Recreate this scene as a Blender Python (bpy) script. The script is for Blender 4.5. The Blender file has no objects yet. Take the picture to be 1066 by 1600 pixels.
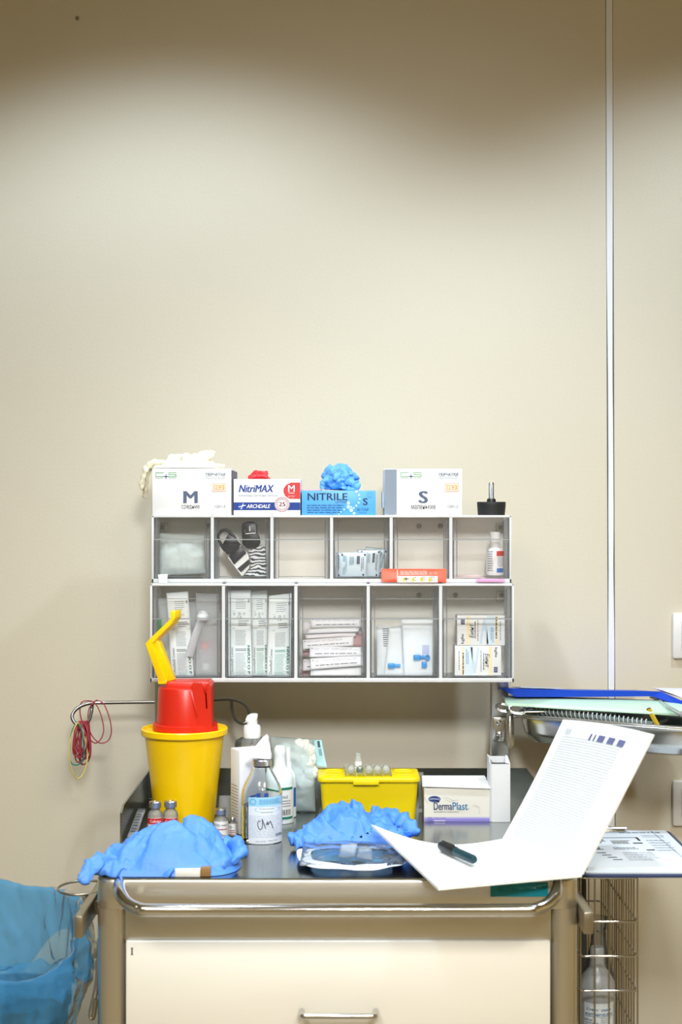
import bpy, bmesh, math, random
from mathutils import Vector, Matrix, noise
SC = bpy.context.scene
COL = SC.collection
# ------------------------------------------------------------------ camera, world, lights, exposure
F, CX, CY, H = 2300.0, 533.0, 800.0, 1.405
cam = bpy.data.cameras.new('camera'); camo = bpy.data.objects.new('camera', cam); COL.objects.link(camo)
camo.location = (0, 0, H); camo.rotation_euler = (math.radians(90), 0, 0)
cam.sensor_fit = 'VERTICAL'; cam.sensor_height = 36; cam.lens = F/1600*36
cam.dof.use_dof = True; cam.dof.focus_distance = 2.47; cam.dof.aperture_fstop = 5.0
cam.clip_start = 0.05
SC.camera = camo
SC.view_settings.view_transform = 'Standard'; SC.view_settings.look = 'None'
SC.view_settings.gamma = 1; SC.view_settings.use_curve_mapping = False
SC.view_settings.exposure = 0.12
w = bpy.data.worlds.new('room_air'); SC.world = w; w.use_nodes = True
w.node_tree.nodes['Background'].inputs[0].default_value = (1, .86, .62, 1)
w.node_tree.nodes['Background'].inputs[1].default_value = 0.0
SC.cycles.use_denoising = True
SC.cycles.max_bounces = 12; SC.cycles.transparent_max_bounces = 40
SC.cycles.transmission_bounces = 10; SC.cycles.glossy_bounces = 5; SC.cycles.diffuse_bounces = 4
SC.cycles.caustics_reflective = False; SC.cycles.caustics_refractive = False
SC.cycles.sample_clamp_indirect = 4
WALL_Y, CEIL, FRONT_Y, SIDE = 2.68, 2.75, -1.6, 2.3
def area(name, loc, size, power, col=(1, 1, 1), aim=None, sy=None, spread=180):
    l = bpy.data.lights.new(name, 'AREA'); l.energy = power; l.color = col; l.size = size
    l.spread = math.radians(spread)
    if sy: l.shape = 'RECTANGLE'; l.size_y = sy
    o = bpy.data.objects.new(name, l); COL.objects.link(o); o.location = loc
    if aim: o.rotation_euler = (Vector(aim)-Vector(loc)).to_track_quat('-Z', 'Y').to_euler()
    return o
# a row of wide recessed downlights close to the wall washes it and leaves scallops; square panels light the room
DOWN = [(-.32, 1.94), (.83, 1.94)]
for x, y in DOWN:
    l = bpy.data.lights.new('downlight', 'SPOT'); l.energy = 78; l.color = (.72, .86, 1); l.spot_size = math.radians(116); l.spot_blend = .42; l.shadow_soft_size = .06
    o = bpy.data.objects.new('downlight_lamp', l); COL.objects.link(o); o.location = (x, y, CEIL-.012)
PANELS = [(-0.8, 0.2), (0.8, 0.2), (-0.8, -0.9), (0.8, -0.9)]
for i, (x, y) in enumerate(PANELS):
    area('ceiling_light', (x, y, CEIL-.035), .58, 26 if y > 0 else 17, (1, .94, .80), spread=140 if y > 0 else 150)
LAMP, AIM = (0.12, .0, 2.2), (-.02, 2.6, 1.10)
area('added_fill_light', LAMP, .30, 3.0, (.93, .97, 1), aim=AIM, spread=52)  # added fill lamp, brightens the bins and cart front from behind the camera
# ------------------------------------------------------------------ helpers
def X(px, d): return (px-CX)/F*d
def Z(py, d): return H-(py-CY)/F*d
def P(px, py, d): return Vector((X(px, d), d, Z(py, d)))
def lin(c):
    if isinstance(c, str):
        c = [int(c[i:i+2], 16)/255 for i in (0, 2, 4)]
        c = [v/12.92 if v <= .04045 else ((v+.055)/1.055)**2.4 for v in c]
    return (c[0], c[1], c[2], 1)
MATS = {}
def mat(name, col, rough=.5, metal=0, bump=0, bscale=60, spec=.5, sss=0, trans=0, ior=1.45, emit=0, var=0, stretch=None, coat=0):
    if name in MATS: return MATS[name]
    m = bpy.data.materials.new(name); m.use_nodes = True; MATS[name] = m
    n = m.node_tree.nodes; L = m.node_tree.links; b = n['Principled BSDF']
    c = lin(col)
    b.inputs['Base Color'].default_value = c; b.inputs['Roughness'].default_value = rough
    b.inputs['Metallic'].default_value = metal; b.inputs['Specular IOR Level'].default_value = spec
    b.inputs['IOR'].default_value = ior
    b.inputs['Transmission Weight'].default_value = trans
    b.inputs['Coat Weight'].default_value = coat
    if sss:
        b.inputs['Subsurface Weight'].default_value = sss; b.inputs['Subsurface Radius'].default_value = (.01, .01, .01)
        b.inputs['Subsurface Scale'].default_value = .5
    if emit:
        b.inputs['Emission Color'].default_value = c; b.inputs['Emission Strength'].default_value = emit
    if bump or var:
        tc = n.new('ShaderNodeTexCoord'); mp = n.new('ShaderNodeMapping'); nt = n.new('ShaderNodeTexNoise')
        L.new(tc.outputs['Object'], mp.inputs[0]); L.new(mp.outputs[0], nt.inputs[0])
        nt.inputs['Scale'].default_value = bscale; nt.inputs['Detail'].default_value = 4
        if stretch: mp.inputs['Scale'].default_value = stretch
        if bump:
            bp = n.new('ShaderNodeBump'); bp.inputs['Strength'].default_value = bump; bp.inputs['Distance'].default_value = .002
            L.new(nt.outputs[0], bp.inputs['Height']); L.new(bp.outputs[0], b.inputs['Normal'])
        if var:
            mx = n.new('ShaderNodeMix'); mx.data_type = 'RGBA'
            mx.inputs['A'].default_value = c; mx.inputs['B'].default_value = [v*(1-var) for v in c[:3]]+[1]
            L.new(nt.outputs[0], mx.inputs['Factor']); L.new(mx.outputs['Result'], b.inputs['Base Color'])
    return m
def clear(name, tint, alpha=.15, gloss=.12, diff=None, rough=.08, bump=0, bscale=30):
    """thin clear plastic: mostly see-through, a little body colour, a facing-dependent sheen"""
    if name in MATS: return MATS[name]
    m = bpy.data.materials.new(name); m.use_nodes = True; MATS[name] = m
    n = m.node_tree.nodes; L = m.node_tree.links; n.remove(n['Principled BSDF']); out = n['Material Output']
    t = n.new('ShaderNodeBsdfTransparent'); t.inputs[0].default_value = lin(tint)
    d = n.new('ShaderNodeBsdfDiffuse'); d.inputs[0].default_value = lin(diff or tint)
    tl = n.new('ShaderNodeBsdfTranslucent'); tl.inputs[0].default_value = lin(diff or tint)
    ad = n.new('ShaderNodeMixShader'); ad.inputs[0].default_value = .45
    L.new(d.outputs[0], ad.inputs[1]); L.new(tl.outputs[0], ad.inputs[2])
    m1 = n.new('ShaderNodeMixShader'); m1.inputs[0].default_value = alpha
    L.new(t.outputs[0], m1.inputs[1]); L.new(ad.outputs[0], m1.inputs[2])
    g = n.new('ShaderNodeBsdfGlossy'); g.inputs['Roughness'].default_value = rough
    lw = n.new('ShaderNodeLayerWeight'); lw.inputs[0].default_value = gloss
    m2 = n.new('ShaderNodeMixShader'); L.new(lw.outputs['Fresnel'], m2.inputs[0])
    L.new(m1.outputs[0], m2.inputs[1]); L.new(g.outputs[0], m2.inputs[2]); L.new(m2.outputs[0], out.inputs[0])
    if bump:
        nt = n.new('ShaderNodeTexNoise'); nt.inputs['Scale'].default_value = bscale; nt.inputs['Detail'].default_value = 3
        tc = n.new('ShaderNodeTexCoord'); L.new(tc.outputs['Object'], nt.inputs[0])
        bp = n.new('ShaderNodeBump'); bp.inputs['Strength'].default_value = bump; bp.inputs['Distance'].default_value = .004
        L.new(nt.outputs[0], bp.inputs['Height'])
        for s in (d, g, tl): L.new(bp.outputs[0], s.inputs['Normal'])
        L.new(bp.outputs[0], lw.inputs['Normal'])
    return m
def ink(c):
    k = 'ink_'+c
    return MATS.get(k) or mat(k, c, .55)
class MB:
    def __init__(s): s.v = []; s.f = []; s.mi = []; s.mats = []
    def slot(s, m):
        if m not in s.mats: s.mats.append(m)
        return s.mats.index(m)
    def add(s, vs, fs, m):
        b = len(s.v); k = s.slot(m)
        s.v += [Vector(p) for p in vs]
        for f in fs: s.f.append([b+i for i in f]); s.mi.append(k)
    def box(s, x0, x1, y0, y1, z0, z1, m, bev=0, M=None, seg=2):
        if bev:
            bm = bmesh.new(); bmesh.ops.create_cube(bm, size=1)
            for v in bm.verts: v.co = Vector(((x0+x1)/2+v.co.x*(x1-x0), (y0+y1)/2+v.co.y*(y1-y0), (z0+z1)/2+v.co.z*(z1-z0)))
            bmesh.ops.bevel(bm, geom=bm.edges[:], offset=bev, segments=seg, affect='EDGES', profile=.5)
            bm.verts.index_update()
            vs = [v.co.copy() for v in bm.verts]; fs = [[v.index for v in f.verts] for f in bm.faces]; bm.free()
        else:
            vs = [Vector(p) for p in ((x0,y0,z0),(x1,y0,z0),(x1,y1,z0),(x0,y1,z0),(x0,y0,z1),(x1,y0,z1),(x1,y1,z1),(x0,y1,z1))]
            fs = [(0,3,2,1),(4,5,6,7),(0,1,5,4),(1,2,6,5),(2,3,7,6),(3,0,4,7)]
        if M: vs = [M @ v for v in vs]
        s.add(vs, fs, m); return s
    def prism(s, poly, ext, m, bev=0):
        """poly: 3-D points of a planar outline, ext: extrusion vector"""
        n = len(poly); a = [Vector(p) for p in poly]; e = Vector(ext)
        bm = bmesh.new(); va = [bm.verts.new(p) for p in a]; vb = [bm.verts.new(p+e) for p in a]
        bm.faces.new(va); bm.faces.new(vb[::-1])
        for i in range(n): bm.faces.new((va[i], vb[i], vb[(i+1) % n], va[(i+1) % n]))
        bmesh.ops.recalc_face_normals(bm, faces=bm.faces[:])
        if bev: bmesh.ops.bevel(bm, geom=bm.edges[:], offset=bev, segments=2, affect='EDGES', profile=.5)
        bmesh.ops.triangulate(bm, faces=[f for f in bm.faces if len(f.verts) > 4])
        bm.verts.index_update()
        s.add([v.co.copy() for v in bm.verts], [[v.index for v in f.verts] for f in bm.faces], m); bm.free(); return s
    def tube(s, pts, r, m, seg=8, closed=False, caps=True, flat=1.0):
        pts = [Vector(p) for p in pts]; n = len(pts); rings = []; up = None
        for i, p in enumerate(pts):
            if closed: t = (pts[(i+1) % n]-pts[i-1])
            else: t = pts[min(i+1, n-1)]-pts[max(i-1, 0)]
            if t.length < 1e-9: t = Vector((0, 0, 1))
            t.normalize()
            if up is None: up = t.orthogonal().normalized()
            else:
                up = up-t*up.dot(t)
                up = up.normalized() if up.length > 1e-6 else t.orthogonal().normalized()
            b = t.cross(up); rr = r[i] if isinstance(r, (list, tuple)) else r
            rings.append([p+up*rr*math.cos(2*math.pi*k/seg)+b*rr*flat*math.sin(2*math.pi*k/seg) for k in range(seg)])
        vs = [v for q in rings for v in q]; fs = []
        for i in range(n if closed else n-1):
            j = (i+1) % n
            for k in range(seg): fs.append((i*seg+k, i*seg+(k+1) % seg, j*seg+(k+1) % seg, j*seg+k))
        if not closed and caps: fs += [tuple(range(seg))[::-1], tuple((n-1)*seg+k for k in range(seg))]
        s.add(vs, fs, m); return s
    def lathe(s, prof, c, m, seg=32, ms=None, a0=0, a1=None, cap=True):
        """prof: (radius, z) from bottom to top; ms: a material per band"""
        c = Vector(c); n = len(prof); full = a1 is None; sp = 2*math.pi if full else a1-a0; k_ = seg if full else seg+1
        vs = [c+Vector((r*math.cos(a0+sp*k/seg), r*math.sin(a0+sp*k/seg), z)) for r, z in prof for k in range(k_)]
        for i in range(n-1):
            fs = [(i*k_+k, i*k_+(k+1) % k_, (i+1)*k_+(k+1) % k_, (i+1)*k_+k) for k in range(seg)]
            if i == 0:
                base = len(s.v); s.v += vs
            mm = s.slot(ms[i] if ms else m)
            for f in fs: s.f.append([base+q for q in f]); s.mi.append(mm)
        if full and cap:
            if prof[0][0] > 1e-6: s.f.append([base+k for k in range(seg)][::-1]); s.mi.append(s.slot(ms[0] if ms else m))
            if prof[-1][0] > 1e-6: s.f.append([base+(n-1)*k_+k for k in range(seg)]); s.mi.append(s.slot(ms[-1] if ms else m))
        return s
    def grid(s, fn, nu, nv, m, wrap=False):
        vs = [fn(i/nu, j/nv) for j in range(nv+1) for i in range(nu if wrap else nu+1)]
        w_ = nu if wrap else nu+1
        fs = [(j*w_+i, j*w_+(i+1) % w_, (j+1)*w_+(i+1) % w_, (j+1)*w_+i) for j in range(nv) for i in range(nu)]
        s.add(vs, fs, m); return s
    def pillow(s, c00, c10, c11, c01, th, m, nu=14, nv=10, puff=1.0, wr=0, seed=0, sc=40, bend=None):
        """closed flat pack: flat seams at the rim, swelling to th in the middle, crinkled by wr"""
        a, b, c, d = (Vector(q) for q in (c00, c10, c11, c01)); nrm = (b-a).cross(d-a).normalized()
        o = Vector((seed*3.1, seed*1.7, seed*.9))
        def pos(u, v, sd):
            p = a.lerp(b, u).lerp(d.lerp(c, u), v)
            e = min(1, 4*min(u, 1-u, 1))*min(1, 4*min(v, 1-v)); e = max(0, e)
            h = (1-puff)+puff*math.sqrt(e)
            q = p+nrm*(sd*th/2*max(h, .12))
            if wr: q = q+nrm*wr*(noise.noise(p*sc+o)+.5*noise.noise(p*sc*2.3+o))
            if bend: q = q+bend(u, v)
            return q
        base = len(s.v); k = s.slot(m); w_ = nu+1; off = (nu+1)*(nv+1)
        for sd in (1, -1):
            s.v += [pos(i/nu, j/nv, sd) for j in range(nv+1) for i in range(nu+1)]
        for sd in (0, 1):
            for j in range(nv):
                for i in range(nu):
                    q = [j*w_+i, j*w_+i+1, (j+1)*w_+i+1, (j+1)*w_+i]
                    q = [base+sd*off+t for t in q]
                    s.f.append(q if sd == 0 else q[::-1]); s.mi.append(k)
        rim = [i for i in range(nu)]+[j*w_+nu for j in range(nv)]+[nv*w_+i for i in range(nu, 0, -1)]+[j*w_ for j in range(nv, 0, -1)]
        for i in range(len(rim)):
            p, q = rim[i], rim[(i+1) % len(rim)]
            s.f.append([base+p, base+off+p, base+off+q, base+q]); s.mi.append(k)
        s.front = lambda u, v, e=.0003: pos(u, v, 1)+nrm*e
        s.backf = lambda u, v, e=.0003: pos(u, v, -1)-nrm*e
        return s
    def build(s, name, parent=None, smooth=.7, label=None, cat=None, group=None, kind=None, M=None, origin=None):
        vs = [M @ v for v in s.v] if M else s.v
        if parent is not None: off = worldloc(parent)
        elif origin is not None: off = Vector(origin)
        else:
            off = Vector(((min(v.x for v in vs)+max(v.x for v in vs))/2, (min(v.y for v in vs)+max(v.y for v in vs))/2, min(v.z for v in vs)))
        me = bpy.data.meshes.new(name); me.from_pydata([v-off for v in vs], [], s.f)
        for m in s.mats: me.materials.append(m)
        me.polygons.foreach_set('material_index', s.mi)
        me.polygons.foreach_set('use_smooth', [bool(smooth)]*len(s.f))
        me.update()
        if smooth: me.set_sharp_from_angle(angle=smooth)
        o = bpy.data.objects.new(name, me); COL.objects.link(o)
        if parent is not None: o.parent = parent
        else: o.location = off
        tag(o, label, cat, group, kind); return o
def worldloc(o):
    v = Vector(o.location)
    while o.parent: o = o.parent; v += o.location
    return v
def tag(o, label=None, cat=None, group=None, kind=None):
    for k, v in (('label', label), ('category', cat), ('group', group), ('kind', kind)):
        if v: o[k] = v
    return o
def thing(name, loc, label, cat, group=None):
    o = bpy.data.objects.new(name, None); COL.objects.link(o); o.location = loc; o.empty_display_size = .02
    return tag(o, label, cat, group)
def copy_tree(o, parent=None):
    c = o.copy(); COL.objects.link(c)
    if parent: c.parent = parent
    for ch in list(o.children): copy_tree(ch, c)
    return c
_T = {}
def text_geo(t, bold=0, shear=0):
    k = (t, bold, shear)
    if k in _T: return _T[k]
    c = bpy.data.curves.new('t', 'FONT'); c.body = t; c.size = 1; c.offset = 0; c.shear = shear; c.resolution_u = 3
    o = bpy.data.objects.new('t', c); COL.objects.link(o)
    dg = bpy.context.evaluated_depsgraph_get(); me = bpy.data.meshes.new_from_object(o.evaluated_get(dg))
    vs = [(v.co.x, v.co.y) for v in me.vertices]; fs = [list(p.vertices) for p in me.polygons]
    bpy.data.objects.remove(o); bpy.data.curves.remove(c); bpy.data.meshes.remove(me)
    _T[k] = (vs, fs); return _T[k]
class Print(MB):
    """flat print laid on a surface; f maps (a, b) with b downwards to a 3-D point"""
    def __init__(s, f): super().__init__(); s.fn = f
    def text(s, t, a0, b0, a1, b1, c, bold=0, shear=0, rot=0):
        vs, fs = text_geo(t, bold, shear)
        if not vs: return s
        q = []
        for x, y in vs:
            if rot == 90: x, y = -y, x
            elif rot == -90: x, y = y, -x
            elif rot == 180: x, y = -x, -y
            q.append((x, y))
        x0 = min(p[0] for p in q); x1 = max(p[0] for p in q); y0 = min(p[1] for p in q); y1 = max(p[1] for p in q)
        wd = 0 if not bold else bold*1.3*((b1-b0) if abs(rot) != 90 else (a1-a0))
        for k in ((0,) if not bold else (-1, 0, 1)):
            da, db = (k*wd, 0) if abs(rot) != 90 else (0, k*wd)
            s.add([s.fn(a0+(x-x0)/(x1-x0+1e-9)*(a1-a0)+da, b1-(y-y0)/(y1-y0+1e-9)*(b1-b0)+db)+Vector((0, -.00012*(k+1), 0)) for x, y in q], fs, ink(c))
        return s
    def rect(s, a0, b0, a1, b1, c, n=1):
        vs = []; fs = []
        for i in range(n+1):
            a = a0+(a1-a0)*i/n; vs += [s.fn(a, b0), s.fn(a, b1)]
        for i in range(n): fs.append((2*i+1, 2*i+3, 2*i+2, 2*i))
        s.add(vs, fs, ink(c)); return s
    def poly(s, pts, c): s.add([s.fn(*p) for p in pts], [list(range(len(pts)))[::-1]], ink(c)); return s
    def disc(s, a, b, r, c, ry=None, n=20):
        return s.poly([(a+r*math.cos(2*math.pi*k/n), b+(ry or r)*math.sin(2*math.pi*k/n)) for k in range(n)], c)
    def ring(s, a, b, r, r2, c, n=20, k=1):
        vs = []
        for i in range(n):
            t = 2*math.pi*i/n; vs += [s.fn(a+r*math.cos(t), b+r*k*math.sin(t)), s.fn(a+r2*math.cos(t), b+r2*k*math.sin(t))]
        s.add(vs, [(2*i, 2*i+1, (2*i+3) % (2*n), (2*i+2) % (2*n)) for i in range(n)], ink(c)); return s
    def stroke(s, pts, wd, c):
        for (a, b), (e, g) in zip(pts, pts[1:]):
            l = math.hypot(e-a, g-b) or 1; nx, ny = -(g-b)/l*wd/2, (e-a)/l*wd/2
            s.poly([(a+nx, b+ny), (e+nx, g+ny), (e-nx, g-ny), (a-nx, b-ny)], c)
        return s
    def lines(s, a0, b0, a1, b1, n, c, seed=0, vert=False, fill=.5, ragged=.25):
        """rows of fine print too small to read"""
        R = random.Random(seed)
        for i in range(n):
            if vert: L0, L1, w0, w1 = b0, b1, a0, a1
            else: L0, L1, w0, w1 = a0, a1, b0, b1
            h = (w1-w0)/n; q = w0+h*i+h*.2; end = L1-(L1-L0)*ragged*R.random(); p = L0
            while p < end:
                ln = (L1-L0)*R.uniform(.06, .2); e = min(p+ln, end)
                if vert: s.rect(q, p, q+h*fill, e, c)
                else: s.rect(p, q, e, q+h*fill, c)
                p = e+(L1-L0)*.025
        return s
def front(d, e=.0004): return lambda a, b: P(a, b, d-e)+Vector((0, 0, 0))
def arc(c, r, a0, a1, n, ax=(1, 0, 0), ay=(0, 0, 1), ry=None):
    c = Vector(c); ax = Vector(ax); ay = Vector(ay)
    return [c+ax*r*math.cos(math.radians(a0+(a1-a0)*i/n))+ay*(ry or r)*math.sin(math.radians(a0+(a1-a0)*i/n)) for i in range(n+1)]
def rrect(x0, x1, y0, y1, r, z, n=5):
    pts = []
    for cx, cy, a in ((x1-r, y1-r, 0), (x0+r, y1-r, 90), (x0+r, y0+r, 180), (x1-r, y0+r, 270)):
        pts += [Vector((cx+r*math.cos(math.radians(a+90*i/n)), cy+r*math.sin(math.radians(a+90*i/n)), z)) for i in range(n+1)]
    return pts
def smooth_path(pts, n=6):
    pts = [Vector(p) for p in pts]; out = []
    for i in range(len(pts)-1):
        p0, p1, p2, p3 = pts[max(i-1, 0)], pts[i], pts[i+1], pts[min(i+2, len(pts)-1)]
        for k in range(n):
            t = k/n
            out.append(.5*((2*p1)+(p2-p0)*t+(2*p0-5*p1+4*p2-p3)*t*t+(3*p1-p0-3*p2+p3)*t**3))
    return out+[pts[-1]]
def ridged(p, o=4):
    a, s, t = 1.0, 0, 0
    for i in range(o):
        s += a*(1-abs(noise.noise(p))*2); t += a; a *= .55; p = p*2.05+Vector((3.1, 7.7, 1.3))
    return s/t
# ------------------------------------------------------------------ materials
M_white = mat('white_plastic', (.86, .86, .85), .35)
M_shell = mat('cabinet_plastic', (.88, .88, .87), .3, trans=0, sss=.0)
M_back = mat('cabinet_back_plastic', (.94, .89, .79), .5)
M_steel = mat('stainless_steel', (.62, .62, .60), .22, 1, bump=.04, bscale=40, stretch=(1, 30, 30))
M_top = mat('worktop_steel', (.38, .41, .40), .2, 1, bump=.03, bscale=30, stretch=(1, 20, 20))
M_apron = mat('brushed_steel', (.74, .72, .66), .34, 1, bump=.05, bscale=30, stretch=(1, 1, 40))
M_chrome = mat('polished_steel', (.72, .72, .71), .1, 1)
M_dark = mat('dark_steel', (.28, .27, .25), .28, 1)
M_rail = mat('rail_metal', (.45, .41, .33), .35, 1)
M_alu = mat('aluminium_cap', (.68, .69, .7), .28, 1)
M_black = mat('black_plastic', (.012, .012, .013), .35)
M_rubber = mat('black_rubber', (.015, .015, .016), .6)
M_yellow = mat('yellow_plastic', (1, .63, .0), .32, sss=.15)
M_lemon = mat('lemon_plastic', (.86, .66, .0), .38, sss=.1)
M_red = mat('red_plastic', (.62, .022, .008), .3)
M_card = mat('white_card', (.85, .85, .85), .6)
M_paper = mat('white_paper', (.93, .94, .95), .8)
M_blue = mat('nitrile_blue', (.085, .275, .84), .45, bump=.5, bscale=120)
M_cream = mat('latex_cream', (.90, .84, .64), .5, sss=.2, bump=.4, bscale=120)
M_redg = mat('nitrile_red', (.72, .04, .05), .45, bump=.5, bscale=120)
def translucent(name, col, k, rough=.3):
    m = mat(name, col, rough); n = m.node_tree.nodes; L = m.node_tree.links; p = n['Principled BSDF']; t = n.new('ShaderNodeBsdfTranslucent'); t.inputs[0].default_value = lin(col)
    x = n.new('ShaderNodeMixShader'); x.inputs[0].default_value = k; L.new(p.outputs[0], x.inputs[1]); L.new(t.outputs[0], x.inputs[2]); L.new(x.outputs[0], n['Material Output'].inputs[0]); return m
M_shell = translucent('thin_white_plastic', (.94, .94, .93), .35)
C_bin = clear('bin_plastic', (.99, .99, .99), .03, .03)
C_edge = clear('bin_plastic_edge', (.66, .69, .74), .35, .1, diff=(.42, .45, .52))
C_side = clear('bin_plastic_side', (.985, .99, .99), .03, .002)
C_lip = clear('bin_plastic_lip', (.75, .77, .78), .55, .3, diff=(.72, .74, .74))
C_bag = clear('clear_bag', (.93, .98, .98), .28, .25, diff=(.85, .95, .96), bump=.7, bscale=60)
C_pouch = clear('clear_pouch', (.95, .98, 1), .40, .08, diff=(.93, .96, .98), bump=.5, bscale=80)
C_glass = clear('clear_glass', (.93, .96, .96), .05, .35, diff=(.8, .85, .86), rough=.03)
M_glass = mat('bottle_glass', (.93, .97, .98), .0, trans=1, ior=1.36, spec=.6)
# ------------------------------------------------------------------ the room
T = 0.90                                   # worktop height
M_wall = mat('beige_wall_panel', (.72, .655, .52), .55, bump=.12, bscale=220, var=.04)
M_room = mat('room_paint', (.30, .24, .13), .8)
M_ceil = mat('ceiling_paint', (.62, .55, .38), .8)
M_floor = mat('floor_vinyl', (.26, .21, .13), .35, bump=.05, bscale=12, var=.2)
def wallbox(name, *a, m=M_room): MB().box(*a, m).build(name, smooth=0, kind='structure')
SEAM = lambda z: .4825+(z-2.34)*(-.0035)  # the joint between the two wall panels leans a touch
mb = MB()
mb.prism([(-SIDE, WALL_Y, 0), (SEAM(0)-.001, WALL_Y, 0), (SEAM(CEIL)-.001, WALL_Y, CEIL), (-SIDE, WALL_Y, CEIL)], (0, .1, 0), M_wall)
mb.prism([(SEAM(0)+.0125, WALL_Y, 0), (SIDE, WALL_Y, 0), (SIDE, WALL_Y, CEIL), (SEAM(CEIL)+.0125, WALL_Y, CEIL)], (0, .1, 0), M_wall)
mb.box(SEAM(0)-.03, SEAM(0)+.05, WALL_Y+.006, WALL_Y+.09, 0, CEIL, mat('joint_dark_gap', (.12, .11, .09), .8))  # dark backing set behind the panel joint
mb.build('wall_back', smooth=0, kind='structure')
mb = MB(); R = random.Random(4); zs = [0]
while zs[-1] < CEIL: zs.append(min(CEIL, zs[-1]+R.uniform(.06, .2)))
L_ = []; R_ = []
for z in zs:
    a, b = (.0, .0118) if z > 1.75 else (.0014, .0118) if z > 1.3 else (.0, .0125)
    L_.append(Vector((SEAM(z)+a+R.uniform(-.0004, .0004), WALL_Y-.0015, z))); R_.append(Vector((SEAM(z)+b-R.uniform(0, .0012)-(.0012 if z < 1.95 else 0), WALL_Y-.0015, z)))
n = len(zs); mb.add(L_+R_+[v+Vector((0, .009, 0)) for v in L_+R_], [(i, n+i, n+i+1, i+1) for i in range(n-1)]+[(i, i+1, 2*n+i+1, 2*n+i) for i in range(n-1)]+[(n+i, 3*n+i, 3*n+i+1, n+i+1) for i in range(n-1)], mat('white_sealant', (.86, .87, .88), .4))
mb.build('trim_1', smooth=0, kind='structure')
wallbox('wall_left', -SIDE-.1, -SIDE, FRONT_Y-.1, WALL_Y+.1, 0, CEIL, m=mat('grey_room_paint', (.34, .36, .33), .8))
wallbox('wall_right', SIDE, SIDE+.1, FRONT_Y-.1, WALL_Y+.1, 0, CEIL, m=mat('ochre_room_paint', (.60, .47, .24), .8))
wallbox('wall_front', -SIDE, SIDE, FRONT_Y-.1, FRONT_Y, 0, CEIL)
wallbox('floor', -SIDE-.1, SIDE+.1, FRONT_Y-.1, WALL_Y+.1, -.1, 0, m=M_floor)
wallbox('ceiling', -SIDE-.1, SIDE+.1, FRONT_Y-.1, WALL_Y+.1, CEIL, CEIL+.1, m=M_ceil)
wh = ['square ceiling light panel nearest the left end of the shelf wall', 'square ceiling light panel nearest the right end of the shelf wall', 'square ceiling light panel at the rear left of the room', 'square ceiling light panel at the rear right of the room']
for i, (x, y) in enumerate(PANELS):
    t = thing('ceiling_light', (x, y, CEIL-.03), wh[i], 'ceiling light', 'ceiling light panels')
    MB().prism(rrect(x-.32, x+.32, y-.32, y+.32, .02, CEIL-.03), (0, 0, .03), M_white).build('housing', t)
    MB().box(x-.29, x+.29, y-.29, y+.29, CEIL-.033, CEIL-.03, mat('lit_diffuser', (1, .93, .8), .5, emit=1.5)).build('diffuser', t, 0)
LL = ['round recessed downlight near the wall, left of the trolley', 'round recessed downlight near the wall, above the trolley', 'round recessed downlight near the wall, right of the trolley']
for (x, y), lb in zip(DOWN, LL):
    t = thing('downlight', (x, y, CEIL), lb, 'downlight', 'recessed downlights')
    MB().lathe([(.11, -.004), (.115, -.001), (.115, 0), (.085, 0), (.085, -.004)], (x, y, CEIL), M_white, 40, cap=False).build('trim_ring', t)
    MB().lathe([(0, -.001), (.084, -.001), (.084, 0), (0, 0)], (x, y, CEIL), mat('lit_lens', (.9, .95, 1), .3, emit=2), 40).build('lens', t)
lp = Vector(LAMP); axis = (Vector(AIM)-lp).normalized(); Q = axis.to_track_quat('-Z', 'Y').to_matrix().to_4x4(); M_ = Matrix.Translation(lp-axis*.02) @ Q
t = thing('added_fill_lamp', (lp.x, lp.y-.25, CEIL), 'round white fill lamp on a ceiling arm, added out of view to brighten the trolley', 'lamp')
MB().lathe([(.19, 0), (.21, .015), (.21, .04), (.15, .08), (.04, .10)], (0, 0, 0), M_white).build('lamp_head', t, M=M_)
MB().lathe([(.0, -.001), (.18, -.001), (.18, .0), (0, 0)], (0, 0, 0), mat('lit_lens', (.9, .95, 1), .3, emit=2)).build('lens', t, M=M_)
hc = lp-axis*.11
MB().tube(smooth_path([hc, hc+Vector((0, -.05, .05)), Vector((lp.x, lp.y-.25, CEIL-.2)), Vector((lp.x, lp.y-.25, CEIL))]), .02, M_white).build('arm', t)
# dark speck on the wall, top left
MB().lathe([(.0035, 0), (.0035, .002), (.002, .003)], (0, 0, 0), mat('grey_plug', (.25, .22, .16), .7), 16).build('wall_plug', label='small grey plug in the beige wall near the ceiling at left', cat='wall plug', M=Matrix.Translation((X(121, WALL_Y), WALL_Y-.001, Z(29, WALL_Y))) @ Matrix.Rotation(math.radians(90), 4, 'X'))
# switches
def switch(z, label):
    x0 = X(1050, WALL_Y); x1 = x0+.082; t = thing('light_switch', ((x0+x1)/2, WALL_Y, z), label, 'light switch')
    m = mat('switch_plastic', (.84, .83, .79), .3)
    w_ = .0415; mb = MB(); mb.box(x0, x1, WALL_Y-.010, WALL_Y, z-w_, z+w_, m, .004); mb.build('frame', t)
    MB().box(x0+.016, x1-.016, WALL_Y-.0105, WALL_Y-.009, z-w_+.0155, z+w_-.0155, mat('switch_gap', (.2, .19, .17), .6)).build('surround', t, 0)
    MB().box(x0+.017, x1-.017, WALL_Y-.0135, WALL_Y-.010, z-w_+.0165, z+w_-.0165, m, .0012).build('rocker', t)
switch(Z(993, WALL_Y), 'square white wall switch above the blue binder at the right edge')
switch(Z(1254, WALL_Y), 'square white wall switch below the steel dish at the right edge')
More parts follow.
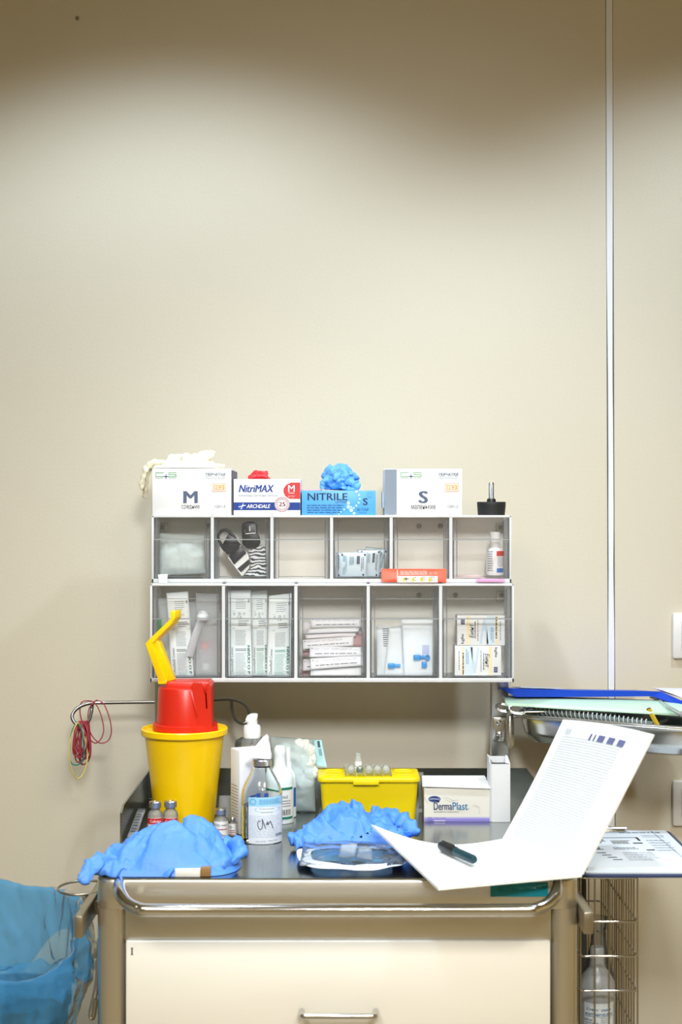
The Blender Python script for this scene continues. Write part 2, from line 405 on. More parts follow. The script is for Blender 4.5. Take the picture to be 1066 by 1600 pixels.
# ------------------------------------------------------------------ the cart
CX0, CX1, CF, CB = -.338, .328, 2.03, 2.60
cart = thing('instrument_cart', ((CX0+CX1)/2, 2.3, 0), 'stainless steel medical cart with a cream drawer, standing by the wall', 'medical cart')
mb = MB(); mb.prism(rrect(CX0, CX1, CF, CB, .022, T-.042), (0, 0, .042), M_top)
o = mb.build('worktop', cart, .5)
# rolled front edge and corner caps
mb = MB(); zc = T-.021
mb.prism(rrect(CX0-.001, CX1+.001, CF-.003, CF+.05, .022, T-.0425), (0, 0, .040), M_apron, .0025).build('front_edge', cart, .6)
mb = MB(); mb.box(CX0+.04, CX1-.038, CF+.001, CF+.02, .812, T-.042, M_apron, .001).build('apron', cart)
for a, b in ((CX0, CX0+.041), (CX1-.038, CX1)):
    MB().prism(rrect(a, b, CF, CF+.05, .015, .12), (0, 0, T-.042-.1202), M_apron).build('corner_post', cart, .5)
for a, b in ((CX0, CX0+.03), (CX1-.03, CX1)):
    MB().prism(rrect(a, b, CB-.04, CB, .01, .12), (0, 0, T-.042-.1202), M_apron).build('corner_post', cart, .5)
MB().box(CX0+.003, CX0+.006, CF+.05, CB-.04, .12, T-.0425, M_apron).build('side_panel', cart, 0)
MB().box(CX1-.006, CX1-.003, CF+.05, CB-.04, .12, T-.0425, M_apron).build('side_panel', cart, 0)
MB().box(CX0+.03, CX1-.03, CB-.006, CB-.003, .12, T-.0425, M_apron).build('back_panel', cart, 0)
MB().box(CX0+.041, CX1-.038, CF+.02, CF+.03, .13, .80, mat('carcass_dark', (.12, .11, .10), .6)).build('carcass', cart, 0)  # dark-coloured panel behind the drawer fronts
MB().box(CX0, CX1, CF+.01, CB, .10, .12, M_apron, .003).build('bottom_frame', cart)
M_draw = mat('drawer_enamel', (.87, .85, .79), .25, coat=.3)
zt = Z(1469, CF)
for k in range(4):
    z1 = zt-k*.168; z0 = z1-.164
    x0, x1 = X(197, CF), X(860, CF)
    dr = MB().box(x0, x1, CF-.004, CF+.02, z0, z1, M_draw, .0025).build('drawer', cart)
    zh = Z(1578, CF)-k*.168; h0, h1 = X(472, CF), X(587, CF); yy = CF-.026
    pts = [(h0, CF-.004, zh), (h0, yy+.006, zh)]+arc((h0+.006, yy+.006, zh), .006, 180, 270, 4, (1, 0, 0), (0, 1, 0))+arc((h1-.006, yy+.006, zh), .006, 270, 360, 4, (1, 0, 0), (0, 1, 0))+[(h1, yy+.006, zh), (h1, CF-.004, zh)]
    MB().tube(pts, .0042, M_steel, 10).build('handle', dr)
    if k == 0:
        q = Print(lambda a, b: P(a, b, CF)+Vector((0, -.0045, 0)))
        q.rect(206, 1480, 208, 1490, '2a2a2a').rect(205, 1479.3, 209, 1480.3, '2a2a2a').rect(205, 1489.7, 209, 1490.7, '2a2a2a'); q.build('drawer_mark', dr, 0)
MB().box(X(443, CF), X(617, CF), CF+.0005, CF+.003, .8122, .8138, M_black).build('vent_strip', cart, 0)
# push handle
hz = Z(1419, 1.985); hy = 1.975; xl, xr = X(183, 1.985), X(874, 1.985); r_ = .028
pts = [(xl-.004, CF+.006, hz+.022), (xl-.003, CF-.008, hz+.020), (xl+.002, CF-.026, hz+.014), (xl+.013, hy+.014, hz+.006), (xl+.030, hy+.004, hz+.001), (xl+.052, hy, hz), (-.1, hy, hz), (.1, hy, hz), (xr-.052, hy, hz), (xr-.030, hy+.004, hz+.001), (xr-.013, hy+.014, hz+.006), (xr-.002, CF-.026, hz+.014), (xr+.003, CF-.008, hz+.020), (xr+.004, CF+.006, hz+.022)]
MB().tube(smooth_path(pts, 6), .0085, M_chrome, 16).build('push_handle', cart, 1.2)
# teal nameplate
np_ = MB().box(X(766, CF), X(856, CF), CF-.0055, CF-.003, Z(1400, CF), Z(1377, CF), mat('teal_plastic', (.0, .29, .38), .25), .001).build('nameplate', cart)
Print(lambda a, b: P(a, b, CF)+Vector((0, -.0057, 0))).text('ALVO', 772, 1381, 806, 1392, '2a8f8f', bold=.01).build('nameplate_lettering', np_, 0)
# raised rim at back and sides
mb = MB(); mb.box(CX0, CX1, CB-.004, CB, T, T+.053, M_top).build('back_rim', cart, 0)
for x in (CX0, CX1-.003):
    mb = MB(); mb.prism([(x, 2.25, T-.02), (x, CB-.004, T-.02), (x, CB-.004, T+.053), (x, 2.275, T+.053), (x, 2.25, T+.045)], (.003, 0, 0), M_top)
    mb.build('side_rim', cart, 0)
# uprights for the bin cabinets
for x in (X(243, 2.57), X(767, 2.57)):
    mb = MB(); mb.box(x, x+.030, 2.557, 2.587, T, 1.392, mat('upright_metal', (.50, .50, .48), .3, 1, bump=.03), .002); mb.build('upright', cart)
# side rails with square ends
for s, x0, x1 in ((-1, -.362, -.350), (1, X(911, 2.0), X(927, 2.0))):
    z1 = Z(1430, 2.0) if s < 0 else Z(1424, 2.0); z0 = z1-.030
    rl = MB().box(x0, x1, 1.995, 2.58, z0, z1, M_rail, .002).build('side_rail', cart)
    for y in (2.09, 2.5):
        MB().box(min(x0, CX0) if s < 0 else CX1-.004, CX0+.004 if s < 0 else x1, y, y+.03, z0+.006, z1-.006, M_dark).build('rail_bracket', rl, 0)
# castors
for x in (CX0+.05, CX1-.05):
    for y in (CF+.06, CB-.06):
        c = MB().box(x-.018, x+.018, y-.02, y+.02, .06, .10, M_dark, .004).build('castor', cart)
        MB().lathe([(.035, -.012), (.04, -.009), (.04, .009), (.035, .012)], (0, 0, 0), M_rubber, 24).build('wheel', c, M=Matrix.Translation((x, y, .04)) @ Matrix.Rotation(math.pi/2, 4, 'Y'))
# hook rail behind the uprights
ry = 2.592
rail = thing('hook_rail', (X(247, ry), ry, Z(1097, ry)), 'thin steel rod with a teardrop hook at each end, behind the yellow bucket', 'hook rail')
def pxs(l, y): return [P(a, b, y) for a, b in l]
mb = MB(); mb.tube(smooth_path([P(300, 1097, ry), P(240, 1097, ry), P(165, 1098, ry), P(140, 1099, ry-.006), P(122, 1106, ry-.016), P(113, 1117, ry-.026), P(115, 1127, ry-.034), P(124, 1134, ry-.036), P(135, 1131, ry-.03), P(140, 1123, ry-.02), P(143, 1112, ry-.008), P(144, 1102, ry)], 6), .0031, M_dark, 10).build('left_hook', rail, 1.2)
mb = MB(); mb.tube(smooth_path([P(300, 1097, ry), P(345, 1093, ry), P(362, 1093, ry), P(376, 1097, ry-.006), P(386, 1105, ry-.014), P(390, 1115, ry-.02), P(388, 1125, ry-.028), P(379, 1130, ry-.03), P(370, 1126, ry-.024), P(364, 1116, ry-.014), P(362, 1104, ry-.006), P(362, 1095, ry)], 6), .0029, M_dark, 10).build('right_hook', rail, 1.2)
# elastic bands on the left hook
R = random.Random(11)
def band(cx, cy, hw, hh, rot, col, label, dy=0, r=.0011, grp='red elastic bands bunched on the left hook'):
    pts = []; yy = 2.556+dy
    c = P(cx, cy, yy)
    for k in range(40):
        a = 2*math.pi*k/40
        x = hw*math.sin(a)*(1-.28*math.cos(a)); z = hh*math.cos(a)
        x += .0012*math.sin(3*a+cx)
        xr_ = x*math.cos(rot)+z*math.sin(rot); zr = -x*math.sin(rot)+z*math.cos(rot)
        pts.append(c+Vector((xr_, .012*math.sin(a)*math.cos(cx*7), zr)))
    MB().tube(pts, r, col, 6, closed=True).build('elastic_band', label=label, cat='elastic band', group=grp, smooth=1.2)
M_rb = mat('red_elastic', (.42, .045, .07), .5); M_yb = mat('yellow_elastic', (.75, .62, .15), .5); M_gb = mat('green_elastic', (.0, .22, .18), .5)
for k in range(15):
    hw = R.uniform(.007, .0145); hh = R.uniform(.026, .038)
    band(R.uniform(124, 133), 1129+hh/2.56*F*.93, hw, hh, R.uniform(-.14, .1), M_rb, 'red elastic band in the bunch hanging from the left hook', dy=R.uniform(-.012, .012))
band(120, 1163, .0135, .036, .06, M_gb, 'green elastic band looped over the left hook beside the red bunch', -.016, grp=None)
band(122, 1173, .0125, .048, -.02, M_yb, 'yellow elastic band hanging lowest of the bunch on the left hook', -.02, grp=None)
M_ub = mat('red_elastic_loose', (.40, .05, .07), .5)
def loose(pts, label):
    MB().tube(smooth_path([P(a, b, 2.592+dy) for a, b, dy in pts]+[P(pts[0][0], pts[0][1], 2.592+pts[0][2])], 6)[:-1], .0011, M_ub, 6, closed=True).build('elastic_band', label=label, cat='elastic band', smooth=1.2)
loose([(133, 1095, .004), (126, 1100, -.006), (126, 1120, -.008), (136, 1148, -.008), (148, 1161, -.008), (158, 1154, -.008), (162, 1138, -.008), (156, 1112, -.008), (146, 1097, -.006)], 'red elastic band hung loose over the left rod, the one nearer the hook end')
loose([(151, 1094, .004), (146, 1098, -.008), (138, 1112, -.008), (140, 1142, -.01), (154, 1160, -.01), (168, 1158, -.01), (174, 1144, -.01), (171, 1122, -.01), (162, 1100, -.006)], 'red elastic band hung loose over the left rod, the one farther right')
# round bottle ring on the left rail
t = thing('bottle_ring', (X(136, 2.15), 2.15, Z(1420, 2.15)), 'empty steel wire ring holder on the left side of the cart', 'bottle holder')
cz = Z(1387, 2.15); cxr = -.377
MB().tube([Vector((cxr+.036*math.cos(a*math.pi/16), 2.15+.041*math.sin(a*math.pi/16), cz)) for a in range(32)], .0018, M_rail, 8, closed=True).build('ring', t, 1.2)
MB().tube([(-.366, 2.115, cz), (-.366, 2.115, Z(1432, 2.1))], .0022, M_rail, 8).build('stem', t, 1.2)
# small strut under the rail at left
MB().tube(smooth_path([(-.343, 2.09, .80), (-.345, 2.08, .74), (-.350, 2.06, .705), (-.346, 2.055, .70), (-.342, 2.055, .725)], 6), .0035, M_rail, 8).build('drip_hook', label='bent grey hook on the left side of the cart, low beside the waste bag', cat='hook')
# ------------------------------------------------------------------ waste bin with blue bag
bx, by = -.493, 2.155
tb = thing('waste_bin', (bx, by, 0), 'dark waste bin lined with a crumpled translucent blue bag, left of the cart', 'waste bin')
MB().lathe([(.085, 0), (.09, .01), (.092, .68), (.097, .685), (.097, .70), (.090, .70), (.090, .685), (.080, .02), (0, .02)], (bx, by, 0), mat('dark_bin_plastic', (.045, .035, .03), .5), 36).build('bin_body', tb)
def bagpt(u, v):
    a = 2*math.pi*u; ca, sa = math.cos(a), math.sin(a)
    zr = .79+.045*sa+.01*math.sin(3*a+.6)          # mouth: high at the back and sides, sagging in front
    if v < .42: q = v/.42; r = .085+.025*q; z = .60+(zr-.60)*q
    elif v < .5: q = (v-.42)/.08; r = .110+.010*math.sin(q*math.pi/2); z = zr+.006*math.sin(q*math.pi)
    else: q = (v-.5)/.5; r = .120-.006*q+.010*math.sin(q*3); z = zr-(.16+.09*math.sin(a*1-2.2)+.02*math.sin(5*a))*q
    p = Vector((ca*r, sa*r, z))
    s_ = Vector((math.sin(a*7+v*5)*.3, a*1.6, z*5))
    k = .011+.006*(v > .5)
    dr = k*(ridged(Vector((ca*2.2+z*4, sa*2.2-z*2.5, z*5)), 4)-.5)*1.6
    if v < .5: dr = -abs(dr)*1.2
    return Vector((bx+ca*(r+dr), by+sa*(r+dr), z+.006*noise.noise(p*22)))
C_blue = clear('blue_bag_film', (.62, .85, .97), .40, .12, diff=(.16, .52, .88), rough=.25, bump=.6, bscale=18)
MB().grid(bagpt, 120, 60, C_blue, wrap=True).build('bag', tb, 2.0)
# a loose sheet of the same film lying in the mouth
def sag(u, v):
    x = bx-.10+.20*u; y = by-.09+.18*v; rr = math.hypot(x-bx, y-by)
    return Vector((x, y, .70+.03*ridged(Vector((x*14, y*14, 0)), 3)-.3*max(0, .1-rr)*.4))
MB().grid(sag, 30, 30, C_blue).build('bag_contents', tb, 2.0)
# ------------------------------------------------------------------ the two tilt-bin cabinets
def cabinet(d0, d1, pxl, pxr, pyt, pyb, ncol, lipy, label, floor_px, tall):
    x0, x1, z0, z1 = X(pxl, d0), X(pxr, d0), Z(pyb, d0), Z(pyt, d0)
    t = thing('tilt_bin_cabinet', ((x0+x1)/2, (d0+d1)/2, z0), label, 'storage cabinet')
    fl = floor_px/F*d0; tp = 3.5/F*d0; sd = 3.0/F*d0
    mb = MB(); mb.box(x0, x1, d0, d1, z1-tp, z1, M_shell, .0008); flo = 2.6/F*d0; mb.box(x0, x1, d0+.0016, d1, z0, z0+flo, M_shell); mb.box(x0, x1, d0, d0+.0016, z0, z0+fl, M_shell, .0005)
    mb.box(x0, x0+sd, d0, d1, z0, z1, M_shell, .0005); mb.box(x1-sd, x1, d0, d1, z0, z1, M_shell, .0005)
    pit = (x1-x0-sd)/ncol; cells = []
    for k in range(ncol):
        a = x0+sd/2+pit*k; b = a+pit
        if k: mb.box(a-.0026, a+.0026, d0+.0005, d1, z0, z1, M_shell)
        cells.append((a+(sd/2 if k == 0 else .0026), b-(sd/2 if k == ncol-1 else .0026)))
    mb.build('shell', t)
    bk = MB().box(x0+.001, x1-.001, d1-.003, d1-.0002, z0+.001, z1-.001, M_back).build('back_panel', t, 0)
    for a, b in cells:
        a += .0012; b -= .0012; zb = z0+flo+.0003; zt_ = z1-tp-.001; lz = Z(lipy, d0); bn = thing('bin', (0, 0, 0), None, None)
        mb = MB(); y0 = d0+.0015; y1 = d1-(.045 if not tall else .05); w_ = .0018; gap = .0065
        # the bin: clear front, sides and floor
        mb.box(a, b, y0, y0+w_, zb, lz, C_bin)
        mb.box(a, b, y0+w_+.0003, y1, zb, zb+.001, C_bin)
        for s0 in (a, b-w_): mb.box(s0, s0+w_, y0+w_+.0003, y1, zb+.0013, zt_-.012, C_side)
        o = mb.build('bin', t, 0); bpy.data.objects.remove(bn)
        mb = MB()
        for s0 in (a, b-.0016): mb.box(s0, s0+.0016, y0-.0004, y0+.0012, zb, lz, C_edge)
        for s0 in (a+gap, b-gap-.0012): mb.box(s0, s0+.0012, y0+.010, y0+.012, zb+.004, zt_-.004, C_edge)
        mb.box(a, b, y0-.0004, y0+.0012, zb, zb+.0016, C_edge)
        mb.box(a+gap, b-gap, y0+.010, y0+.0115, zb+.006, zb+.0072, C_edge)
        for s0 in (a-.0008, b-.0008): mb.box(s0, s0+.0016, y0+.004, y0+.012, zb+.004, zt_, C_edge)
        mb.build('edge', o, 0)
        MB().box(a, b, y0-.0006, y0+.003, lz, lz+.0022, C_lip).build('lip', o, 0)
        if tall:
            lz2 = Z(937, d0); MB().box(a+.003, b-.003, y0+.014, y0+.0152, lz2, lz2+.0013, C_lip).build('inner_lip', o, 0)
            MB().box(a, b, y0+.001, y0+.002, lz+.003, zt_, C_bin).build('window', o, 0)
        else: MB().box(a, b, y0+.001, y0+.002, lz+.003, zt_, C_bin).build('window', o, 0)
    return t, cells, d1
U1, cells1, back1 = cabinet(2.455, 2.555, 237, 799.5, 805, 910.5, 6, 844, 'upper white wall cabinet with a row of six small clear bins', 6, False)
U2, cells2, back2 = cabinet(2.430, 2.555, 234.5, 803.5, 912, 1066, 5, 968, 'lower white wall cabinet with a row of five larger clear bins', 6.5, True)
def screw(par, px, py, d, r=.0045):
    MB().lathe([(r, 0), (r, .001), (r*.6, .0022)], (0, 0, 0), mat('screw_metal', (.35, .31, .22), .35, 1), 16).build('screw', par, M=Matrix.Translation(P(px, py, d)) @ Matrix.Rotation(math.radians(90), 4, 'X'))
def bracket(par, px, py, d):
    c = P(px, py, d)
    b = MB().box(c.x-.008, c.x+.008, c.y-.002, c.y, c.z-.010, c.z+.008, mat('bracket_metal', (.5, .48, .42), .3, 1), .001).build('bracket', par)
    MB().lathe([(.004, 0), (.004, .001), (.002, .002)], (0, 0, 0), M_dark, 14).build('screw', b, M=Matrix.Translation(c+Vector((0, -.002, 0))) @ Matrix.Rotation(math.radians(90), 4, 'X'))
for px in (325, 655, 688): screw(U1, px, 822, back1-.0035)
for px in (255, 782): bracket(U1, px, 824, back1-.0035)
for px in (655, 712): screw(U2, px, 930, back2-.0035)
for px in (783,): bracket(U2, px, 930, back2-.0035)
# ------------------------------------------------------------------ boxes standing on the upper cabinet
TOPZ = Z(805, 2.455)
def carton(name, px0, px1, py0, d, depth, label, cat, z0, m=M_card, bev=.0008, part='carton'):
    x0, x1 = X(px0, d), X(px1, d); zt_ = Z(py0, d)
    t = thing(name, ((x0+x1)/2, d+depth/2, z0), label, cat)
    MB().box(x0, x1, d, d+depth, z0, zt_, m, bev).build(part, t)
    return t
def cs_print(t, d, ox, size, word, code, wx0, wx1, lx0, lx1):
    q = Print(front(d)); g = '5cb268'
    # two-stroke outline letters either side of a cross
    q.stroke([(243+ox, 738.6), (256+ox, 738.6)], .9, g).stroke([(243.6+ox, 738.6), (243.6+ox, 744.8)], .9, g).stroke([(243+ox, 744.6), (257+ox, 744.6)], .9, g)
    q.stroke([(276+ox, 738.6), (263.5+ox, 738.6)], .9, g).stroke([(264+ox, 738.6), (264+ox, 741.6)], .9, g).stroke([(263.6+ox, 741.6), (275.6+ox, 741.6)], .9, g).stroke([(275.4+ox, 741.6), (275.4+ox, 744.6)], .9, g).stroke([(276+ox, 744.6), (262+ox, 744.6)], .9, g)
    q.stroke([(256+ox, 744.4), (263+ox, 744.4)], 1.2, '3a4f86').stroke([(259.5+ox, 741), (259.5+ox, 748)], 1.2, '3a4f86')
    q.lines(243+ox, 746, 256+ox, 748, 1, 'a9c6ae', 1, ragged=0).lines(264+ox, 746, 276+ox, 748, 1, 'a9c6ae', 2, ragged=0)
    q.build('logo', t, 0); q = Print(front(d))
    q.text('ПЕРЧАТКИ', wx0, 738.8, wx1, 743.4, '4a5878', bold=.02)
    q.lines(wx0, 744.2, wx1, 746, 1, 'b8bec8', 3, ragged=0).lines(wx0-1, 746.8, wx1, 748.6, 1, 'b8bec8', 4, ragged=0)
    q.build('print', t, 0); q = Print(front(d))
    e0, e1 = wx1-20, wx1+.5
    rr = lambda a0, a1, b0, b1, c: q.poly([(a0+2, b0), ((a0+a1)/2, b0+.5), (a1-2, b0), (a1, b0+2), (a1-.6, (b0+b1)/2), (a1, b1-2), (a1-2, b1), ((a0+a1)/2, b1-.5), (a0+2, b1), (a0, b1-2), (a0+.6, (b0+b1)/2), (a0, b0+2)], c)
    rr(e0-.8, e1+.8, 755, 768.4, 'e8a25c'); 
    q.fn = front(d, .0006); rr(e0, e1, 755.8, 767.6, 'ffffff'); q.fn = front(d, .0008); rr(e0+1.4, e1-1.2, 757.2, 766.2, 'f2b468')
    q.fn = front(d, .0010); q.text('EL2', e0+4, 759, e1-4, 764.6, 'ffffff', bold=.03); q.build('badge', t, 0); q = Print(front(d))
    q.text(size, lx0, 767.4, lx1, 786, '56647f', bold=.045)
    q.text(word, ((lx0+lx1)/2)-(14.2 if len(word) < 8 else 19), 789, ((lx0+lx1)/2)+(14.2 if len(word) < 8 else 19), 796.5 if size == 'M' else 795.6, '5d5d63')
    q.build('size_lettering', t, 0); q = Print(front(d)); q.text(code, wx1-16, 789.4, wx1, 793.4, '77777c')
    q.build('code_lettering', t, 0)
D1 = 2.465
gm = carton('glove_box', 238, 361.5, 732, D1, .115, 'white glove box with a big grey M, leftmost on the upper cabinet', 'glove box', TOPZ)
MB().box(X(362, D1), X(363.5, D1), D1+.002, D1+.113, TOPZ+.0005, Z(735, D1), mat('dark_card', (.10, .09, .14), .6)).build('side_flap', gm, 0)
cs_print(gm, D1, 0, 'M', 'средние', '1201-3', 322, 352, 287.5, 308)
nm = carton('glove_box', 365, 469.5, 748.5, D1+.001, .11, 'white and navy glove box with a red size patch, second from left', 'glove box', TOPZ)
q = Print(front(D1+.001))
q.text('NitriMAX', 373.5, 757.5, 428, 769, '1f3f96', bold=.03, shear=.25)
q.text('НИТРИЛОВЫЕ СМОТРОВЫЕ ПЕРЧАТКИ', 373, 773, 434, 776, '7a8294')
q.rect(365.3, 785, 469.2, 797, '123a8c')
q.poly([(443.5+12.5*math.cos(t)*1.0-(0), 0) for t in ()] or [(469.2, 754), (455, 754), (448, 757), (443.5, 763), (443, 769), (446, 775), (452, 779), (469.2, 779.5)], 'd43a3c')
q.fn = front(D1+.001, .0006); q.text('M', 450.5, 758, 460.5, 768.5, 'ffffff', bold=.01).rect(451, 770, 460, 770.8, 'ffffff').text('50 ПАР', 450, 774, 461, 777, 'f4c8c8', shear=.2)
q.text('ARCHDALE', 385.5, 788, 422.5, 794, 'ffffff', bold=.015, shear=.25)
q.rect(372.5, 787, 381, 795.6, '2450a8').fn = front(D1+.001, .0008)
q.stroke([(373, 792), (384, 789.4)], 1.2, 'ffffff').stroke([(380.2, 786.8), (376.8, 795.6)], 1.2, 'ffffff')
q.disc(441, 788, 12, 'f4f0f0').fn = front(D1+.001, .0010)
for r in (11.6, 8.3): q.ring(441, 788, r, r-.7, '8c3a4c', 28)
for k in range(28):
    a = k*math.pi/14; q.stroke([(441+9*math.cos(a), 788+9*math.sin(a)), (441+10.4*math.cos(a), 788+10.4*math.sin(a))], 1.0, '9a5a66')
q.text('25', 436, 784.4, 446, 791.2, '7c2036', bold=.03); q.build('print', nm, 0)
D3 = D1
nb = carton('glove_box', 471.5, 587.5, 766.5, D3, .11, 'low bright blue glove box with white bubbles, third from the left on the cabinet', 'glove box', TOPZ, mat('blue_card', (.10, .42, .82), .4))
MB().box(X(472, D3), X(503, D3), D3+.03, D3+.06, Z(766.5, D3), Z(764.8, D3), mat('pink_card', (.85, .35, .55), .6)).build('top_flap', nb, 0)
q = Print(front(D3)); q.text('NITRILE', 481, 770.5, 543, 781.5, '1c3560', bold=.02).text('OPTIMA', 524, 783, 543, 786.4, '2a3f70').text('S', 567.5, 778.5, 574.5, 789, '1c2f66', bold=.02).text('50 ПАР', 557.5, 794, 576, 798.5, '2a4a86').lines(560, 800.5, 573, 802.5, 1, '3a6aa8', 3, ragged=0)
q.lines(480, 788, 540, 803, 4, '2b66a8', 7, fill=.45, ragged=.15); q.fn = front(D3, .0006)
for a, b, r in ((557, 768, 2.4), (561, 773.5, 1.9), (562.3, 779.5, 1.7), (560.5, 785.5, 1.7), (557, 790, 1.7), (553, 793.5, 1.5), (549, 792, 1.5), (544.5, 786, 2.6), (544.5, 792, 3), (549, 797, 3), (553.5, 802, 2.2), (538, 796, 1.4), (533, 800, 1.3), (529.5, 803, 1.1)): q.disc(a, b, r, 'bfe2f6')
q.disc(578, 772.5, 4.5, '5aaee8'); q.build('print', nb, 0)
sb = carton('glove_box', 601.5, 722.5, 732.5, D1, .115, 'white glove box with a big grey S and a grey band, rightmost', 'glove box', TOPZ)
MB().box(X(598.3, D1), X(601.3, D1), D1+.03, D1+.08, TOPZ+.012, Z(768, D1), mat('pale_blue_card', (.55, .65, .75), .6)).build('side_tab', sb, 0)
q = Print(front(D1)); q.rect(601.8, 733.5, 620, 804, '8b97a5'); q.build('grey_band', sb, 0)
cs_print(sb, D1, 383, 'S', 'маленькие', '1201-2', 686, 716, 655.5, 668)
# black rubber foot with its bolt
c = P(768, 803.5, 2.49); c.z = TOPZ
t = thing('furniture_foot', c, 'round black rubber foot with an upright bolt, right end of the cabinet top', 'rubber foot')
R_ = 22.5/F*2.49
MB().lathe([(R_*.93, 0), (R_*.99, .016), (R_, .0215), (R_*.97, .0225), (R_*.55, .0225), (R_*.4, .022)], c, M_rubber, 36).build('base', t)
MB().lathe([(.0078, .022), (.0078, .026), (.0065, .028)], c, M_black, 24).build('collar', t)
MB().lathe([(.0052, .026)]+[(.0052-(.0005 if k % 2 else 0), .0275+.0011*k) for k in range(24)]+[(.0045, .055)], c, M_alu, 20).build('bolt', t)
# ------------------------------------------------------------------ loose gloves and their crumple
def crumple(name, outline, prof, m, label, cat='glove', seed=1, amp=.012, sc=18, fold=(1, .35), nr=26, group=None, extra=None, z0=T, sharp=2.2, par=None):
    """a crushed film heap: outline = plan points (x, y, base z), prof(a, q) = height over the base"""
    n = len(outline); cx = sum(p[0] for p in outline)/n; cy = sum(p[1] for p in outline)/n; NU = 110
    pts = smooth_path([Vector(p) for p in outline]+[Vector(outline[0])], 8)[:-1]; m_ = len(pts)
    o = Vector((seed*5.3, seed*2.1, seed*3.7))
    def f(u, v):
        k = u*m_; i = int(k) % m_; r = k-int(k); e = pts[i].lerp(pts[(i+1) % m_], r)
        q = v; x = cx+(e.x-cx)*q; y = cy+(e.y-cy)*q
        wp = noise.noise_vector(Vector((x*9, y*9, 0))+o)*.5
        pv = Vector(((x*fold[0]+y*fold[1])*sc*.8, (y*fold[0]-x*fold[1])*sc*1.25, q*1.2))+o+wp*1.3
        ds, cp_ = noise.voronoi(pv); rv = noise.noise_vector(cp_[0]*3.7)
        n1 = (pv-cp_[0]).dot(rv)*1.5+.42+.25*noise.noise(cp_[0]*5.1)+min(.35, (ds[1]-ds[0])*1.1)
        n2 = ridged(Vector((x*sc*2.4, y*sc*2.4, 5))+o+wp*2, 3)
        h = prof(x, y)*(1-q**sharp)
        edge = 1-q**6
        z = z0+(e.z-z0)*q**2+h+edge*amp*((n1-.5)*1.6+(n2-.5)*.5)
        if edge > .02 or True: z = max(z, z0+(e.z-z0)*q+.0008+.002*(1-q))
        dx = edge*amp*.5*noise.noise(Vector((x*30, y*30, 9))+o)
        return Vector((x+dx, y+dx*.5+edge*amp*.5*(n1-.5), z))
    mb = MB(); mb.grid(f, NU, nr, m, wrap=True)
    if extra: extra(mb)
    if z0 < .95:
        for v in mb.v:
            if v.x > -.349 and v.y > 2.018: v.z = max(v.z, z0+.0007)
    return mb.build(name, par, 2.0, label, cat, group)
def finger(mb, pts, r, m, seed=0, flat=.5, w_=.25):
    p = smooth_path(pts, 9); n = len(p); b0 = len(mb.v)
    rr = [r*(1 if i < n*.8 else math.sqrt(max(.05, 1-((i/n-.8)/.2)**2)))*(1+w_*noise.noise(Vector((i*.35, seed, 0)))) for i in range(n)]
    mb.tube(p, rr, m, 18, flat=flat)
    for i in range(b0, len(mb.v)):
        v = mb.v[i]; mb.v[i] = v+noise.noise_vector(v*95+Vector((seed, 0, 0)))*r*.42+Vector((0, 0, 1))*r*.55*(ridged(v*48+Vector((seed, 2, 0)), 3)-.5)
# cream latex glove draped over the left box
zt_ = Z(732, D1)
def cg(mb):
    finger(mb, [P(262, 720, 2.53), P(290, 716, 2.525), P(315, 714, 2.52), P(330, 709, 2.52), P(332, 705, 2.52)], .0085, M_cream, 3, .8)
    finger(mb, [P(285, 721, 2.5), P(310, 719, 2.51), P(328, 714, 2.515)], .008, M_cream, 5, .8)
    finger(mb, [P(262, 724, 2.50), P(240, 723, 2.50), P(229, 733, 2.50), P(223, 750, 2.50), P(221, 765, 2.50)], .006, M_cream, 7, .7)
    finger(mb, [P(258, 724, 2.52), P(240, 723, 2.515), P(230, 736, 2.515), P(227, 758, 2.515), P(226, 777, 2.515)], .0058, M_cream, 9, .7)
    finger(mb, [P(330, 727, 2.5), P(340, 726.5, 2.51), P(346, 728, 2.51), P(352, 727.5, 2.51)], .0028, M_cream, 2, .8)
c0 = zt_+.0005
crumple('latex_glove', [(X(238, 2.5), 2.485, c0), (X(285, 2.5), 2.478, c0), (X(337, 2.5), 2.49, c0), (X(340, 2.54), 2.54, c0), (X(290, 2.55), 2.56, c0), (X(240, 2.54), 2.545, c0)], lambda x, y: .012+.012*max(0, min(1, (x+.30)/.07)), M_cream, 'cream latex glove spilling over the left end of the box marked M', seed=2, amp=.007, sc=30, z0=c0, extra=cg)
zr = Z(748.5, D1+.001)+.0005
def rg(mb):
    finger(mb, [P(391, 747, 2.51), P(398, 741, 2.505), P(408, 740, 2.50), P(419, 738, 2.50)], .0045, M_redg, 3, .8)
    finger(mb, [P(389, 746, 2.50), P(397, 745, 2.495), P(406, 743.5, 2.495), P(419, 744.5, 2.495)], .0042, M_redg, 6, .8)
crumple('nitrile_glove', [(X(388, 2.5), 2.50, zr), (X(405, 2.5), 2.488, zr), (X(421, 2.5), 2.50, zr), (X(420, 2.5), 2.53, zr), (X(395, 2.52), 2.53, zr)], lambda x, y: .008, M_redg, 'red nitrile glove poking out of the white and navy box', seed=5, amp=.004, sc=50, z0=zr, nr=12, extra=rg)
M_blues = mat('nitrile_blue_light', (.13, .42, .92), .35, sss=.1, bump=.4, bscale=160)
zb_ = Z(766.5, D3)+.0005
bc = P(529, 748, 2.512); 
